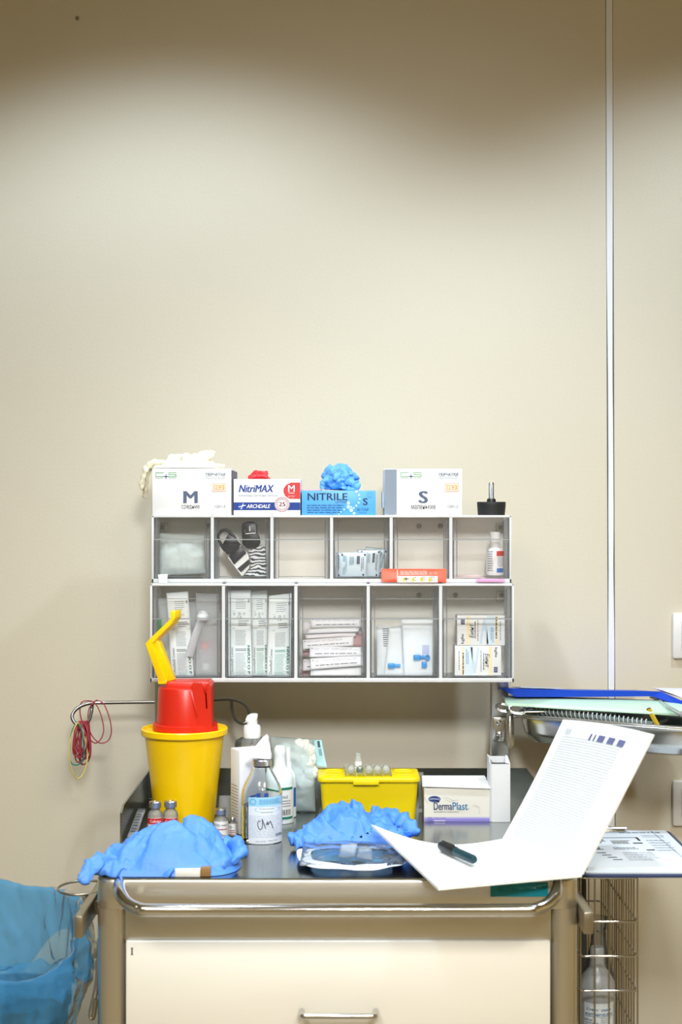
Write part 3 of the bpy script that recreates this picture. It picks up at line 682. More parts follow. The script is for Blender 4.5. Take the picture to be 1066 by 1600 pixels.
def bg(u, v):
    th = math.pi*v; ph = 2*math.pi*u
    d_ = Vector((math.sin(th)*math.cos(ph), math.sin(th)*math.sin(ph), math.cos(th)))
    o = Vector((7, 2, 4)); pv = d_*1.9+o+noise.noise_vector(d_*1.5+o)*.5; ds, cp_ = noise.voronoi(pv); rv = noise.noise_vector(cp_[0]*3.7)
    r = .0235+.015*(pv-cp_[0]).dot(rv)+.007*min(.5, ds[1]-ds[0])+.0015*(ridged(d_*5+o, 2)-.5); 
    p = Vector((bc.x+d_.x*r*1.16, bc.y+d_.y*r, zb_+.020+d_.z*r*.95))
    p.z = max(p.z, zb_+.0004*(1+ph)); return p
mb = MB(); mb.grid(bg, 80, 44, M_blues, wrap=True)
finger(mb, [P(535, 758, 2.50), P(547, 752, 2.49), P(557, 757, 2.485), P(562, 762, 2.485)], .0065, M_blues, 4, .7, .6)
finger(mb, [P(528, 760, 2.50), P(540, 762, 2.49), P(550, 764, 2.485), P(556, 764.5, 2.485)], .0045, M_blues, 8, .7, .6)
finger(mb, [P(520, 755, 2.50), P(508, 750, 2.49), P(503, 757, 2.49), P(505, 763.5, 2.49)], .005, M_blues, 9, .7, .6)
mb.build('nitrile_glove', None, 2.0, 'crumpled blue nitrile glove bunched on top of the blue box', 'glove')
# ------------------------------------------------------------------ what the small bins hold
def pack(name, quad, d, th, m, label, cat, wr=.0008, seed=1, dd=(0, 0, 0, 0), puff=1.0, group=None, nu=14, nv=14, sc=40, prn=None, z=None):
    """quad: px corners bottom-left, bottom-right, top-right, top-left"""
    c = [P(a, b, d+e) for (a, b), e in zip(quad, dd)]
    t = thing(name, (c[0]+c[1])/2, label, cat, group)
    mb = MB(); mb.pillow(c[0], c[1], c[2], c[3], th, m, nu, nv, puff, wr, seed, sc); f = mb.front
    mb.build('wrapper', t, 2.0)
    if prn:
        q = Print(lambda a, b: f(a, 1-b, .0005)); prn(q); q.build('print', t, 0)
    return t
M_wrap = mat('paper_wrap', (.80, .86, .88), .6, sss=.1); M_foil = mat('sachet_foil', (.62, .72, .78), .35, .25)
pk = pack('gauze_pack', [(250, 899), (322, 896), (320, 836), (250, 833)], 2.485, .028, clear('milky_film', (.9, .95, .95), .72, .1, diff=(.84, .90, .88), bump=.6, bscale=70), 'crumpled translucent pack of white gauze in the first small bin', 'gauze pack', .004, 3, puff=.7, nu=24, nv=24, sc=45)
q = MB().pillow(P(253, 890, 2.487), P(317, 888, 2.487), P(316, 846, 2.487), P(255, 843, 2.487), .018, M_paper, 12, 12, .6, .002, 4); q.build('gauze', pk, 2.0)
# tourniquets in the second bin
dt = 2.475
t = thing('tourniquet', P(385, 901, dt), 'black buckle tourniquet with a white striped strap in the second small bin', 'tourniquet')
fr = lambda y: (lambda a, b: P(a, b, y))
mb = MB(); A = lambda l, y=dt: [P(a, b, y) for a, b in l]
# buckle frame with an open window
outer = [(341, 833), (343, 829), (350, 826), (356, 829), (366, 838), (376, 850), (374, 856), (361, 867), (354, 866), (346, 856), (340, 843)]
inner = [(344, 845), (342, 841), (344, 835), (348, 830), (351, 832), (357, 835), (353, 841), (348, 850)]
n = len(outer)
vs = A(outer)+A([inner[min(7, int(i*8/n))] for i in range(n)]); 
ang = lambda p, c: math.atan2(p[1]-c[1], p[0]-c[0])
mb.prism(A([(347, 856), (348, 850), (353, 841), (357, 834), (366, 840), (376, 850), (374, 856), (361, 867), (354, 866)]), (0, .006, 0), M_black, .0008)
mb.tube(smooth_path(A([(352, 861), (346, 852), (341.5, 842), (343, 833), (350, 828), (358, 831), (368, 842)], dt+.003), 5), .0026, M_black, 8)
mb.build('buckle', t)
MB().prism(A([(356, 871), (358, 869), (377, 854), (388, 866), (391, 882), (389, 887), (380, 899), (378, 900)], dt+.007), (0, .003, 0), mat('white_webbing', (.82, .82, .80), .7)).build('strap', t, 0)
mb = MB(); mb.prism(A([(357.5, 869), (377, 853.5), (385, 864), (366, 882)], dt+.004), (0, .0028, 0), M_black, .0005); mb.prism(A([(371, 888.5), (389, 873.5), (391, 881), (377, 894)], dt+.005), (0, .0018, 0), M_black); mb.build('strap_end', t)
t = thing('tourniquet', P(404, 901, dt+.02), 'black buckle tourniquet with a zebra-striped strap in the second small bin', 'tourniquet')
mb = MB(); dz = dt+.014
mb.prism(A([(378, 838), (378, 820), (380, 817), (387, 815), (396, 815), (401, 818), (402, 833), (404, 836), (406, 841), (407, 848), (404, 854), (398, 857), (386, 857), (379, 850)], dz), (0, .010, 0), M_black, .0012); mb.build('buckle', t)
mb = MB()
for l in ([(382.5, 828), (383.5, 834), (399.5, 833), (398.5, 825)],): mb.tube(A(l, dz-.0008), .0006, M_alu, 6)
mb.box(X(389.4, dz), X(391.6, dz), dz-.0015, dz, Z(830, dz), Z(822, dz), M_alu); mb.build('pin', t, 0)
zm = bpy.data.materials.new('zebra_webbing'); zm.use_nodes = True; N = zm.node_tree.nodes; L = zm.node_tree.links
wv = N.new('ShaderNodeTexWave'); wv.bands_direction = 'Z'; wv.inputs['Scale'].default_value = 52; wv.inputs['Distortion'].default_value = 7; wv.inputs['Detail'].default_value = 1.5; wv.inputs['Detail Scale'].default_value = 1.4
tc = N.new('ShaderNodeTexCoord'); rp = N.new('ShaderNodeValToRGB'); rp.color_ramp.elements[0].position = .44; rp.color_ramp.elements[1].position = .5
rp.color_ramp.elements[0].color = (.02, .02, .025, 1); rp.color_ramp.elements[1].color = (.85, .87, .88, 1)
L.new(tc.outputs['Object'], wv.inputs[0]); L.new(wv.outputs['Fac'], rp.inputs[0]); L.new(rp.outputs[0], N['Principled BSDF'].inputs['Base Color'])
mb = MB(); mb.prism(A([(380, 900), (392, 887), (391, 872), (388, 860), (400, 856), (408, 851), (415, 856), (417, 880), (417, 900)], dz+.002), (0, .008, 0), zm, .001); mb.build('strap', t)
# sachets in the fourth bin
def wipe(seed):
    def f(q):
        q.rect(.22, .12, .30, .9, '8fb2c0'); q.lines(.30, .14, .36, .9, 3, '6f97a8', seed, vert=True)
        q.lines(.42, .16, .58, .55, 4, '5f7f90', seed+1, vert=True); q.rect(.66, .14, .76, .48, '50565e'); q.lines(.8, .2, .9, .8, 2, '5c6a76', seed+2, vert=True); q.lines(.07, .1, .12, .8, 1, '50606c', seed+3, vert=True)
        for a, b in ((.17, .06), (.06, .88), (.88, .06), (.86, .88)): q.rect(a, b, a+.06, b+.08, '202226')
    return f
G4 = 'foil sachets in the fourth small bin'
pack('foil_sachet', [(560, 900), (598, 899), (607, 858), (572, 854)], 2.500, .003, M_foil, 'foil sachet tilted highest at the back of the fourth small bin', 'sachet', .0006, 4, group=G4, prn=wipe(9))
pack('foil_sachet', [(556, 901), (592, 902), (596, 858), (558, 858)], 2.492, .003, M_foil, 'foil sachet behind the front one, standing at the middle right of the fourth small bin', 'sachet', .0006, 2, group=G4, prn=wipe(5))
pack('foil_sachet', [(525, 902), (573, 901), (575, 863), (525, 863)], 2.478, .003, M_foil, 'front foil sachet standing square at the left of the fourth small bin', 'sachet', .0005, 1, group=G4, prn=wipe(2))
# bottle and pink paper in the sixth bin
def bottle(name, px, pyb, d, prof, m, label, cat='bottle', ms=None, seg=32):
    """prof in px: (radius, y) bottom to top"""
    k = d/F; c = Vector((X(px, d), d, 0)); zb = Z(pyb, d)
    t = thing(name, (c.x, c.y, zb), label, cat)
    if zb < .95: zb = .9005
    MB().lathe([(0, zb)]+[(r*k, max(zb, Z(y, d))) for r, y in prof], c, m, seg, [ms[0]]+ms if ms else None).build('bottle_body', t, .6); return t, c, k
zfl = 901.5
t, c, k = bottle('spray_bottle', 774, 899, 2.485, [(13, 898.6), (14, 897), (14, 862), (12.5, 858), (9, 855.5)], M_white, 'small white bottle with a red label band in the last small bin')
MB().lathe([(0, Z(856, 2.485)), (8*k, Z(856, 2.485)), (8*k, Z(832, 2.485)), (6.8*k, Z(831, 2.485)), (0, Z(831, 2.485))], c, M_white, 24).build('cap', t, .6)
def cyl(c, rpx, d, e=.0004):
    r = rpx/F*d+e; cpx = CX+c.x/d*F
    def f(a, b):
        s_ = max(-.999, min(.999, (a-cpx)/rpx)); return Vector((c.x+r*s_, c.y-r*math.sqrt(1-s_*s_), Z(b, d) if d > 2.45 or d < 2.2 else max(.9012, Z(b, d))))
    return f
q = Print(cyl(c, 14, 2.485)); q.rect(774.5, 860.5, 787.8, 868.5, 'c8382c', 8).rect(775, 887.5, 785, 894, '2f6fb4', 6).lines(761.5, 860, 770, 893, 9, '8a8f98', 4).lines(776, 870, 787, 885, 6, 'a8b4c0', 5); q.fn = cyl(c, 14, 2.485, .0007); q.text('Аллер', 776, 862, 787, 866.5, 'ffffff', bold=.02) if False else None; q.build('label', t, 0)
zf1 = Z(910.5, 2.455)+.0085
mb = MB(); mb.pillow((X(711, 2.47), 2.465, zf1), (X(757, 2.47), 2.465, zf1), (X(757, 2.47), 2.50, zf1+.001), (X(711, 2.47), 2.50, zf1+.001), .005, mat('pink_paper', (.86, .62, .58), .7), 10, 8, .8, .0004)
mb.build('paper_pad', None, 1, 'folded pink paper lying flat in the last small bin beside the bottle', 'paper')
# things lying on the ledge between the two cabinets
LZ = Z(912, 2.430)+.0012
x0, x1 = X(596, 2.44), X(697, 2.44)
t = thing('dressing_box', ((x0+x1)/2, 2.443, LZ), 'flat orange-red and white packet lying on the ledge under the fifth small bin', 'packet')
MB().pillow((x0, 2.4325, LZ+.0015), (x1, 2.4325, LZ+.0005), (x1, 2.4375, LZ+.0225), (x0, 2.4375, LZ+.0225), .008, mat('orange_red_card', (.85, .09, .03), .4), 18, 10, .35, .0003).build('wrapper', t, 1)
q = Print(lambda a, b: Vector((X(a, 2.4298), 2.4285+.004*(911-b)/22-(.0), LZ+.0012+(911-b)/22*.021)))
q.rect(622.5, 900.5, 684, 911, 'f6f6f4'); q.rect(620.6, 889.5, 621.8, 911, 'f6d8d0')
q.lines(626, 891, 668, 898.5, 3, 'f4c0b4', 3, ragged=.05); q.text('△', 670, 893, 677, 898, 'f4c0b4') if False else q.ring(673.5, 895.5, 2.6, 1.8, 'f4c0b4', 3); q.ring(681, 895, 2.2, 1.5, 'f4c0b4', 6)
q.fn = (lambda f: lambda a, b: f(a, b)+Vector((0, -.0004, 0)))(q.fn)
for k, cx in enumerate((634, 647.5, 661, 674)):
    q.poly([(cx-5, 905), (cx-2, 902), (cx+1, 905), (cx-1, 910), (cx-5, 910)], 'f2d24a')
q.fn = (lambda f: lambda a, b: f(a, b)+Vector((0, -.0004, 0)))(q.fn)
q.stroke([(631, 905), (639, 905)], 1.4, '3a3a3c').stroke([(635, 902), (635, 908)], 1.4, '3a3a3c')
q.ring(648.5, 905.6, 3, 2.3, '55555a').stroke([(648.5, 902.6), (650.4, 901.4)], .8, '55555a')
q.ring(662, 905, 3.6, 2.9, '55555a').stroke([(662, 905), (662, 902.6)], .7, '55555a').stroke([(662, 905), (664, 905.5)], .7, '55555a')
q.stroke([(671, 902), (671, 908), (679, 908), (679, 902), (671, 902)], .8, '55555a').stroke([(675, 902), (675, 908)], .8, '55555a')
q.build('print', t, 0)
mb = MB(); x0, x1 = X(744, 2.44), X(789, 2.44); mb.pillow((x0, 2.433, LZ+.003), (x1, 2.433, LZ+.003), (x1-.002, 2.452, LZ+.0042), (x0+.003, 2.452, LZ+.0045), .005, mat('pink_plastic', (.90, .38, .62), .4), 10, 6, .5, .0002); mb.build('pink_packet', None, 1, 'small pink strip lying on the ledge below the last small bin', 'packet')
t = thing('tape_stub', (X(254, 2.44), 2.44, LZ), 'small crumpled white paper tag stuck at the left end of the ledge', 'paper tag')
MB().pillow(P(248, 911, 2.437), P(261, 911, 2.437), P(262, 897, 2.441), P(247, 898, 2.441), .004, M_paper, 8, 8, .6, .0008, 2, 90).build('tag', t, 1.5)
# ------------------------------------------------------------------ what the large bins hold
ZF2 = 1058
def syringe(seed, qr=True, green=False):
    ck = '3f8f84' if green else '5a6a70'; ck2 = '7fb8b0' if green else '94a4a8'
    def f(q):
        q.text('Original-Perfusor' if False else 'Omnifix', .10, .62, .2, .97, '4c5a60', rot=90) if False else None
        q.text('Omnifix® Cento', .10, .66, .22, .97, '5a666c', rot=90)
        q.text('NOVUO O P' if False else 'BRAUN 0 P', .82, .66, .93, .96, '3f7f74', bold=.02, rot=-90) if False else q.text('NIVUO O P', .82, .64, .93, .97, '3f7f74', bold=.02, rot=-90)
        q.lines(.32, .72, .78, .99, 17, ck2, seed, fill=.34); q.lines(.32, .46, .78, .64, 13, '9aa4a8', seed+1, fill=.4, ragged=.1); q.lines(.32, .67, .78, .705, 2, ck, seed+2, ragged=.1)
        q.rect(.2, .435, .98, .439, '5a6468'); q.lines(.45, .345, .93, .42, 3, '50585c', seed+3, fill=.35, ragged=.3)
        q.lines(.35, .10, .8, .22, 5, '9aa4a8', seed+4, fill=.35); q.rect(.86, .10, .95, .14, 'a8b0b4'); q.rect(.2, .235, .95, .238, '8a9498')
        q.ring(.28, .27, .045, .03, '6a7478', 12, .32); q.ring(.50, .27, .055, .035, '4a5458', 12, .32); q.ring(.70, .27, .045, .03, '8a9498', 12, .32); q.text('CE', .4, .295, .6, .32, '5a6468')
    return f
M_syr = mat('blister_paper', (.82, .88, .88), .55, sss=.1)
G2 = 'long paper syringe packs in the second large bin'
pack('syringe_pack', [(357, 1057), (394, 1057), (392, 922), (356, 923)], 2.466, .006, M_syr, 'long white printed syringe pack, leftmost of the three in the second large bin', 'syringe pack', .0006, 1, group=G2, prn=syringe(1))
pack('syringe_pack', [(394, 1056), (419, 1056), (418, 922), (392, 925)], 2.478, .006, M_syr, 'narrow-looking syringe pack half covered between two others in the second large bin', 'syringe pack', .0006, 2, group=G2, prn=syringe(2, green=True))
pack('syringe_pack', [(417, 1057), (454, 1057), (456, 927), (420, 931)], 2.466, .006, M_syr, 'long white printed syringe pack, rightmost and shortest in the second large bin', 'syringe pack', .0006, 3, group=G2, prn=syringe(3, green=True))
pack('syringe_pack', [(268, 1057), (303, 1057), (294, 924), (260, 927)], 2.462, .006, M_syr, 'long white printed syringe pack leaning in the first large bin behind the yellow flap', 'syringe pack', .0006, 4, prn=syringe(4))
cp = pack('cannula_pack', [(306, 1057), (341, 1057), (342, 928), (306, 927)], 2.464, .004, C_pouch, 'clear pouch holding a pink-winged cannula in the first large bin', 'cannula pack', .001, 5)
pk_ = mat('pink_wing_plastic', (.86, .45, .62), .4)
mb = MB(); cc = P(321, 1009, 2.472)
mb.prism([P(a, b, 2.472) for a, b in ((311, 1001), (334, 1001), (334, 1013), (311, 1013))], (0, .003, 0), clear('pink_wing_film', (.95, .72, .85), .5, .1, diff=(.85, .45, .7)), .001)
mb.build('wings', cp); MB().lathe([(.0055, 0), (.0055, .006), (.0045, .008), (.002, .008), (.002, .004)], (0, 0, 0), mat('salmon_plastic', (.9, .38, .33), .4), 20).build('port', cp, M=Matrix.Translation(P(321, 1009, 2.471)) @ Matrix.Rotation(math.radians(90), 4, 'X'))
MB().tube([P(321, 1013, 2.472), P(321, 1024, 2.472)], .0025, pk_, 10).build('tube', cp); MB().box(X(317, 2.472), X(327, 2.472), 2.470, 2.478, Z(1047, 2.472), Z(1036, 2.472), M_white, .001).build('stopper', cp)
MB().box(X(314, 2.472), X(328, 2.472), 2.4700, 2.479, Z(1036, 2.472), Z(1022, 2.472), C_pouch, .001).build('barrel', cp)
pack('syringe_pack', [(283, 1055), (310, 1055), (309, 940), (262, 944)], 2.485, .008, clear('milky_pouch', (.92, .95, .96), .65, .08, diff=(.90, .94, .96), bump=.4, bscale=60), 'translucent pouch standing at the back of the first large bin', 'pouch', .002, 7)
pack('swab_pouch', [(252, 1050), (292, 1055), (268, 934), (246, 936)], 2.478, .012, MATS['milky_pouch'], 'translucent white pouch at the far left of the first large bin', 'pouch', .002, 8)
MB().box(X(247, 2.485), X(257, 2.485), 2.472, 2.476, Z(987, 2.474), Z(967, 2.474), mat('green_plastic_tab', (.04, .28, .09), .4), .001).build('clip', bpy.data.objects['swab_pouch'])
t = thing('airway_piece', P(315, 1050, 2.456), 'bent translucent plastic connector lying diagonally in the first large bin', 'connector')
MB().tube(smooth_path([P(296, 1025, 2.4545), P(304, 998, 2.4545), P(312, 975, 2.4545), P(319, 958, 2.4545)], 5), .008, clear('white_translucent_tube', (.95, .97, 1), .75, .05, diff=(.93, .95, .98)), 14, flat=.5).build('body', t); MB().lathe([(.002, 0), (.010, .004), (.011, .010), (.006, .018), (.001, .02)], P(317, 972, 2.456), M_wrap, 18).build('tip', t)
# pink-printed packets, third large bin
G3 = 'flat paper packets heaped in the third large bin'
M_pp = mat('pale_pink_paper', (.86, .80, .82), .6, sss=.1); M_pk = mat('dusty_pink_paper', (.62, .36, .36), .6); M_pw = mat('paper_packet_white', (.84, .84, .87), .6, sss=.1)
def pap(seed):
    def f(q): q.lines(.08, .15, .95, .4, 2, 'a8a0ac', seed, fill=.3); q.lines(.1, .62, .92, .78, 1, '5e5a66', seed+1, fill=.45, ragged=.05); q.rect(.04, .15, .06, .26, '5a5a60')
    return f
stack = [([(470, 1056), (482, 1056), (482, 1046), (470, 1046)], M_pk, 2.50, 'dusty pink packet end low at the left of the heap in the third large bin', 0),
 ([(485, 1056), (564, 1056), (566, 1040), (486, 1044)], M_pw, 2.470, 'lowest packet of the heap in the third large bin, with a pink mark', 0),
 ([(473, 1048), (540, 1044), (542, 1026), (474, 1030)], M_pp, 2.480, 'printed packet jutting out left, just above the heap base in the third large bin', 3),
 ([(485, 1046), (567, 1040), (566, 1024), (485, 1029)], M_pw, 2.4625, 'front printed packet tilted up rightwards, low in the third large bin', 4),
 ([(474, 1024), (540, 1022), (540, 1016), (473, 1017)], M_pk, 2.490, 'dusty pink packet showing at the left edge in mid heap', 0),
 ([(484, 1027), (567, 1025), (565, 1011), (484, 1010)], M_pw, 2.4655, 'level printed packet in the middle of the heap, third large bin', 5),
 ([(473, 1014), (552, 1009), (553, 994), (472, 1000)], M_pw, 2.470, 'printed packet jutting left above mid heap, third large bin', 6),
 ([(520, 1012), (567, 1010), (567, 990), (520, 992)], M_pk, 2.485, 'dusty pink packet showing at the right edge of the heap, third large bin', 0),
 ([(478, 998), (556, 994), (557, 987), (477, 991)], M_pp, 2.476, 'thin pale packet with a lilac patch, upper part of the heap', 0),
 ([(480, 990), (560, 987), (562, 980), (482, 983)], M_pw, 2.472, 'thin white packet near the top of the heap in the third large bin', 0),
 ([(486, 982), (566, 980), (564, 965), (485, 965)], M_pw, 2.478, 'topmost wide white packet of the heap in the third large bin', 8),
 ([(473, 990), (500, 990), (500, 972), (475, 972)], M_pp, 2.492, 'pale packet corner behind the topmost one at the left of the heap', 0),
 ([(540, 992), (568, 992), (568, 972), (540, 972)], M_pp, 2.496, 'pale packet corner behind the topmost one at the right of the heap', 0)]
for i, (qd, m, d, lab, pr) in enumerate(stack):
    pack('paper_packet', qd, d, .0045, m, lab, 'packet', .0006, i, dd=(0, 0, .004, .004), group=G3, nu=16, nv=5, prn=pap(i) if pr else None)
# pouches with blue valves, fourth large bin
M_pouch = mat('white_pouch', (.80, .85, .88), .6, sss=.1, bump=.3, bscale=120)
M_bv = mat('blue_valve', (.02, .28, .70), .3)
G5 = 'white pouches with blue valves in the fourth large bin'
def valve(px, py, d, par, bulb=True):
    v = MB(); v.box(X(px-6, d), X(px+5, d), d-.0045, d+.002, Z(py+4, d), Z(py-4, d), M_bv, .0015); v.tube([P(px+5, py, d-.001), P(px+14, py, d-.001)], .0028, M_bv, 10)
    if bulb: v.box(X(px+7, d), X(px+15, d), d-.0045, d+.002, Z(py+16, d), Z(py+7, d), M_bv, .0012); v.lathe([(.0042, -.002), (.0042, .003), (.002, .003), (.002, -.002)], (0, 0, 0), M_bv, 18) if False else None
    v.build('valve', par)
    if bulb: MB().lathe([(.0022, 0), (.0044, 0), (.0044, .005), (.0022, .005)], (0, 0, 0), M_bv, 20, cap=False).build('valve_port', par, M=Matrix.Translation(P(px+16, py, d)) @ Matrix.Rotation(math.radians(90), 4, 'X'))
p1 = pack('valve_pouch', [(589, 1056), (622, 1056), (612, 978), (588, 978)], 2.482, .008, M_pouch, 'crumpled white pouch with a blurred print, leftmost in the fourth large bin', 'pouch', .002, 2, group=G5, prn=lambda q: q.lines(.4, .04, .9, .42, 9, '5a6068', 5, fill=.45))
p2 = pack('valve_pouch', [(600, 1055), (634, 1056), (632, 976), (608, 980)], 2.474, .008, M_pouch, 'white pouch with a blue valve at its foot, middle one in the fourth large bin', 'pouch', .0015, 3, group=G5)
valve(612, 1040, 2.4665, p2, False)
p3 = pack('valve_pouch', [(632, 1056), (676, 1056), (679, 966), (627, 967)], 2.464, .008, M_pouch, 'largest white pouch showing a blue three-way valve, rightmost in the fourth large bin', 'pouch', .0012, 4, group=G5)
valve(652, 1027, 2.4575, p3)
Print(front(2.4572)).lines(660, 1008, 671, 1026, 5, '8a8fd8', 4, vert=True, fill=.4).build('pouch_print', p3, 0)
# bandage boxes, fifth large bin
def bandage(px0, px1, py0, py1, flip, label, z0=None):
    d = 2.462; t = thing('bandage_box', (X((px0+px1)/2, d), d+.02, Z(py1, d)), label, 'bandage box', 'bandage boxes in the last large bin')
    MB().box(X(px0, d), X(px1, d), d, d+.035, Z(py1, d), Z(py0, d), M_card, .0006).build('carton', t)
    def f(a, b, e=.0004):
        if flip: a, b = 1-a, 1-b
        return P(px0+(px1-px0)*a, py0+(py1-py0)*b, d-e)
    q = Print(f); r_ = 90
    q.rect(.20, .02, .27, .98, 'f6e3b4'); q.rect(.62, .02, .80, .98, 'd6e6f2'); q.rect(.80, .02, .85, .98, 'f6e3b4')
    q.poly([(.46, .95), (.55, .1), (.60, .1), (.66, .95), (.6, .95), (.57, .4), (.52, .95)], 'c9ddec')
    q.fn = lambda a, b: f(a, b, .0007)
    q.rect(.08, .12, .16, .30, '1d3f82'); q.text('hartm', .08, .62, .155, .94, '33405a', bold=.02, rot=90) if False else q.text('kgfie', .08, .62, .155, .94, '33405a', bold=.02, rot=90)
    q.text('Бинт', .255, .28, .345, .74, '2c2c34', bold=.02, shear=.2, rot=90); q.lines(.36, .2, .40, .8, 1, '55585f', 3, vert=True); q.lines(.42, .15, .455, .9, 1, '8a9098', 4, vert=True)
    q.lines(.70, .4, .77, .9, 2, '6f9cc0', 5, vert=True); q.lines(.80, .05, .84, .95, 1, '6a5a30', 6, vert=True, fill=.7); q.lines(.89, .2, .93, .9, 1, '9a9fa8', 7, vert=True)
    q.fn = lambda a, b: f(a, b, .0010)
    for k in range(12):
        a = k*math.pi/6; q.disc(.12+.022*math.cos(a), .21+.045*math.sin(a), .0045, 'f0d860', .009, 6)
    q.build('print', t, 0)
bandage(711, 783.5, 1009, 1056.5, True, 'white bandage carton, the lower of two stacked in the last large bin')
bandage(714.5, 789, 961.5, 1008.5, False, 'white bandage carton, the upper of two stacked in the last large bin')
# ------------------------------------------------------------------ on the worktop: sharps bucket
TZ = T+.0004
bd = 2.385; bcx = X(288.5, bd); k = bd/F
bk = thing('sharps_bucket', (bcx, bd, TZ), 'tall yellow sharps bucket with a red funnel lid and raised yellow flap', 'sharps container')
ztop = Z(1137, bd)
prof = [(0, TZ), (44*k, TZ), (46.5*k, TZ+.003), (53*k, TZ+.07), (61.5*k, ztop-.012), (62*k, ztop-.004)]
MB().lathe(prof, (bcx, bd, 0), M_yellow, 64).build('bucket_body', bk, .6)
MB().lathe([(61*k, ztop-.012), (65.5*k, ztop-.011), (67.3*k, ztop-.009), (67.5*k, ztop-.001), (66*k, ztop+.0006), (63*k, ztop), (61*k, ztop-.003), (0, ztop-.003)], (bcx, bd, 0), M_yellow, 64).build('bucket_rim', bk, .5)
q = Print(cyl(Vector((bcx, bd, 0)), 50.5, bd, .0012)); q.rect(299, 1273, 322, 1290.5, 'efece4', 8); q.fn = cyl(Vector((bcx, bd, 0)), 50.5, bd, .0016)
q.lines(300, 1275, 321, 1278, 1, '8a8880', 2, ragged=0).text('01 2020', 302, 1282, 318, 1286.5, '4a4a4a', bold=.01).rect(299.5, 1289, 321, 1289.6, 'a8a69c', 4); q.build('sticker', bk, 0)
zr0 = ztop-.002; lcx = X(289.5, bd)
lid = MB(); lid.lathe([(0, zr0), (50*k, zr0), (50.5*k, zr0+.001), (50.3*k, zr0+.0095), (49*k, zr0+.0105), (0, zr0+.0105)], (lcx, bd, 0), M_red, 56)
zl = Z(1072, bd); zh = Z(1062, bd)
def dome(fr_, zt_, rs, rt, lx, hx=0, clip=None, bev=.0025):
    """tapered rounded body between angles; clip keeps x inside a range"""
    rings = []; N = 72
    hs = [(zr0+.009, 1), (zt_-bev, rt), (zt_-bev*.3, rt-bev*.35/(rs*k)), (zt_, rt-bev/(rs*k))]
    for z, s_ in hs:
        ring = []
        for i in range(N):
            a = 2*math.pi*i/N; x = rs*k*s_*math.cos(a); y = rs*k*s_*math.sin(a)
            if clip: x = max(clip[0], min(clip[1], x)); y = max(clip[2], min(clip[3], y))
            ring.append(Vector((lx+x, bd+y, z)))
        rings.append(ring)
    vs = [v for r in rings for v in r]; fs = [(j*N+i, j*N+(i+1) % N, (j+1)*N+(i+1) % N, (j+1)*N+i) for j in range(len(hs)-1) for i in range(N)]
    fs.append([(len(hs)-1)*N+i for i in range(N)]); lid.add(vs, fs, M_red)
dome(0, zl, 44.5, .935, lcx)                                                    # main cone
# raised spine across the top with a sloping front edge, and the tall slotted cheek at the right
lx = lambda px: X(px, bd)
lid.prism([(lx(262), bd-.028, zl-.01), (lx(262), bd-.028, Z(1064.5, bd)), (lx(266), bd-.028, zh), (lx(330), bd-.028, zh), (lx(330), bd-.028, zl-.01)], (0, .050, 0), M_red, .0022)
def cheek(y, d):                                                                 # front plane with a V slot
    w_ = [(306, 1139), (304.5, 1085), (303, 1066), (305, 1063), (317.2, 1063.5), (319.4, 1068), (324.2, 1082), (325.6, 1103), (327.8, 1103), (326.6, 1082), (327, 1068), (327.5, 1064), (331, 1064.5), (332.6, 1068), (335, 1128), (335, 1139)]
    return [(X(a, bd), y, Z(b, bd)+(0 if b < 1130 else .0)) for a, b in w_]
yc = bd-.0405
lid.prism(cheek(yc, 0), (0, .02, 0), M_red)
lid.box(lx(304.5), lx(333), yc+.019, bd+.02, zr0+.008, Z(1065, bd), M_red, .002)
lid.prism([(lx(331.5), yc+.001, zr0+.009), (lx(343), yc+.012, zr0+.009), (lx(343), yc+.012, zr0+.0), (lx(331.5), yc+.001, zr0)], (-.004, .03, 0), M_red)
lo = lid.build('lid', bk, .5)
MB().prism([(lx(299.5), yc-.0005, Z(1075, bd)), (lx(304.5), yc-.0005, Z(1075, bd)), (lx(313.5), yc-.0035, Z(1113, bd)), (lx(312), yc-.0035, Z(1114, bd))], (0, .008, 0), M_red, .0008).build('rib', lo)
# yellow flap, a bent trough hinged at the left
fy = bd-.018; ex = (.0075, .020, 0)
def fl(l, y=fy): return [(X(a, bd), y, Z(b, bd)) for a, b in l]
mb = MB()
mb.prism(fl([(250, 1063), (229, 1004), (244, 989), (263, 971), (268, 966), (268, 953), (276, 953), (276, 964), (272, 970), (270, 974), (253, 991), (240, 1004), (262, 1063)]), ex, M_yellow, .0008)
mb.prism(fl([(262, 1063), (240, 1004), (246, 998), (251, 1003), (273, 1061)], fy+.005), (.003, .012, 0), M_yellow, .0006)
fo = mb.build('flap', bk)
MB().box(lx(249), lx(263), fy, fy+.016, Z(1067, bd), Z(1060, bd), M_yellow, .001).build('hinge', fo)
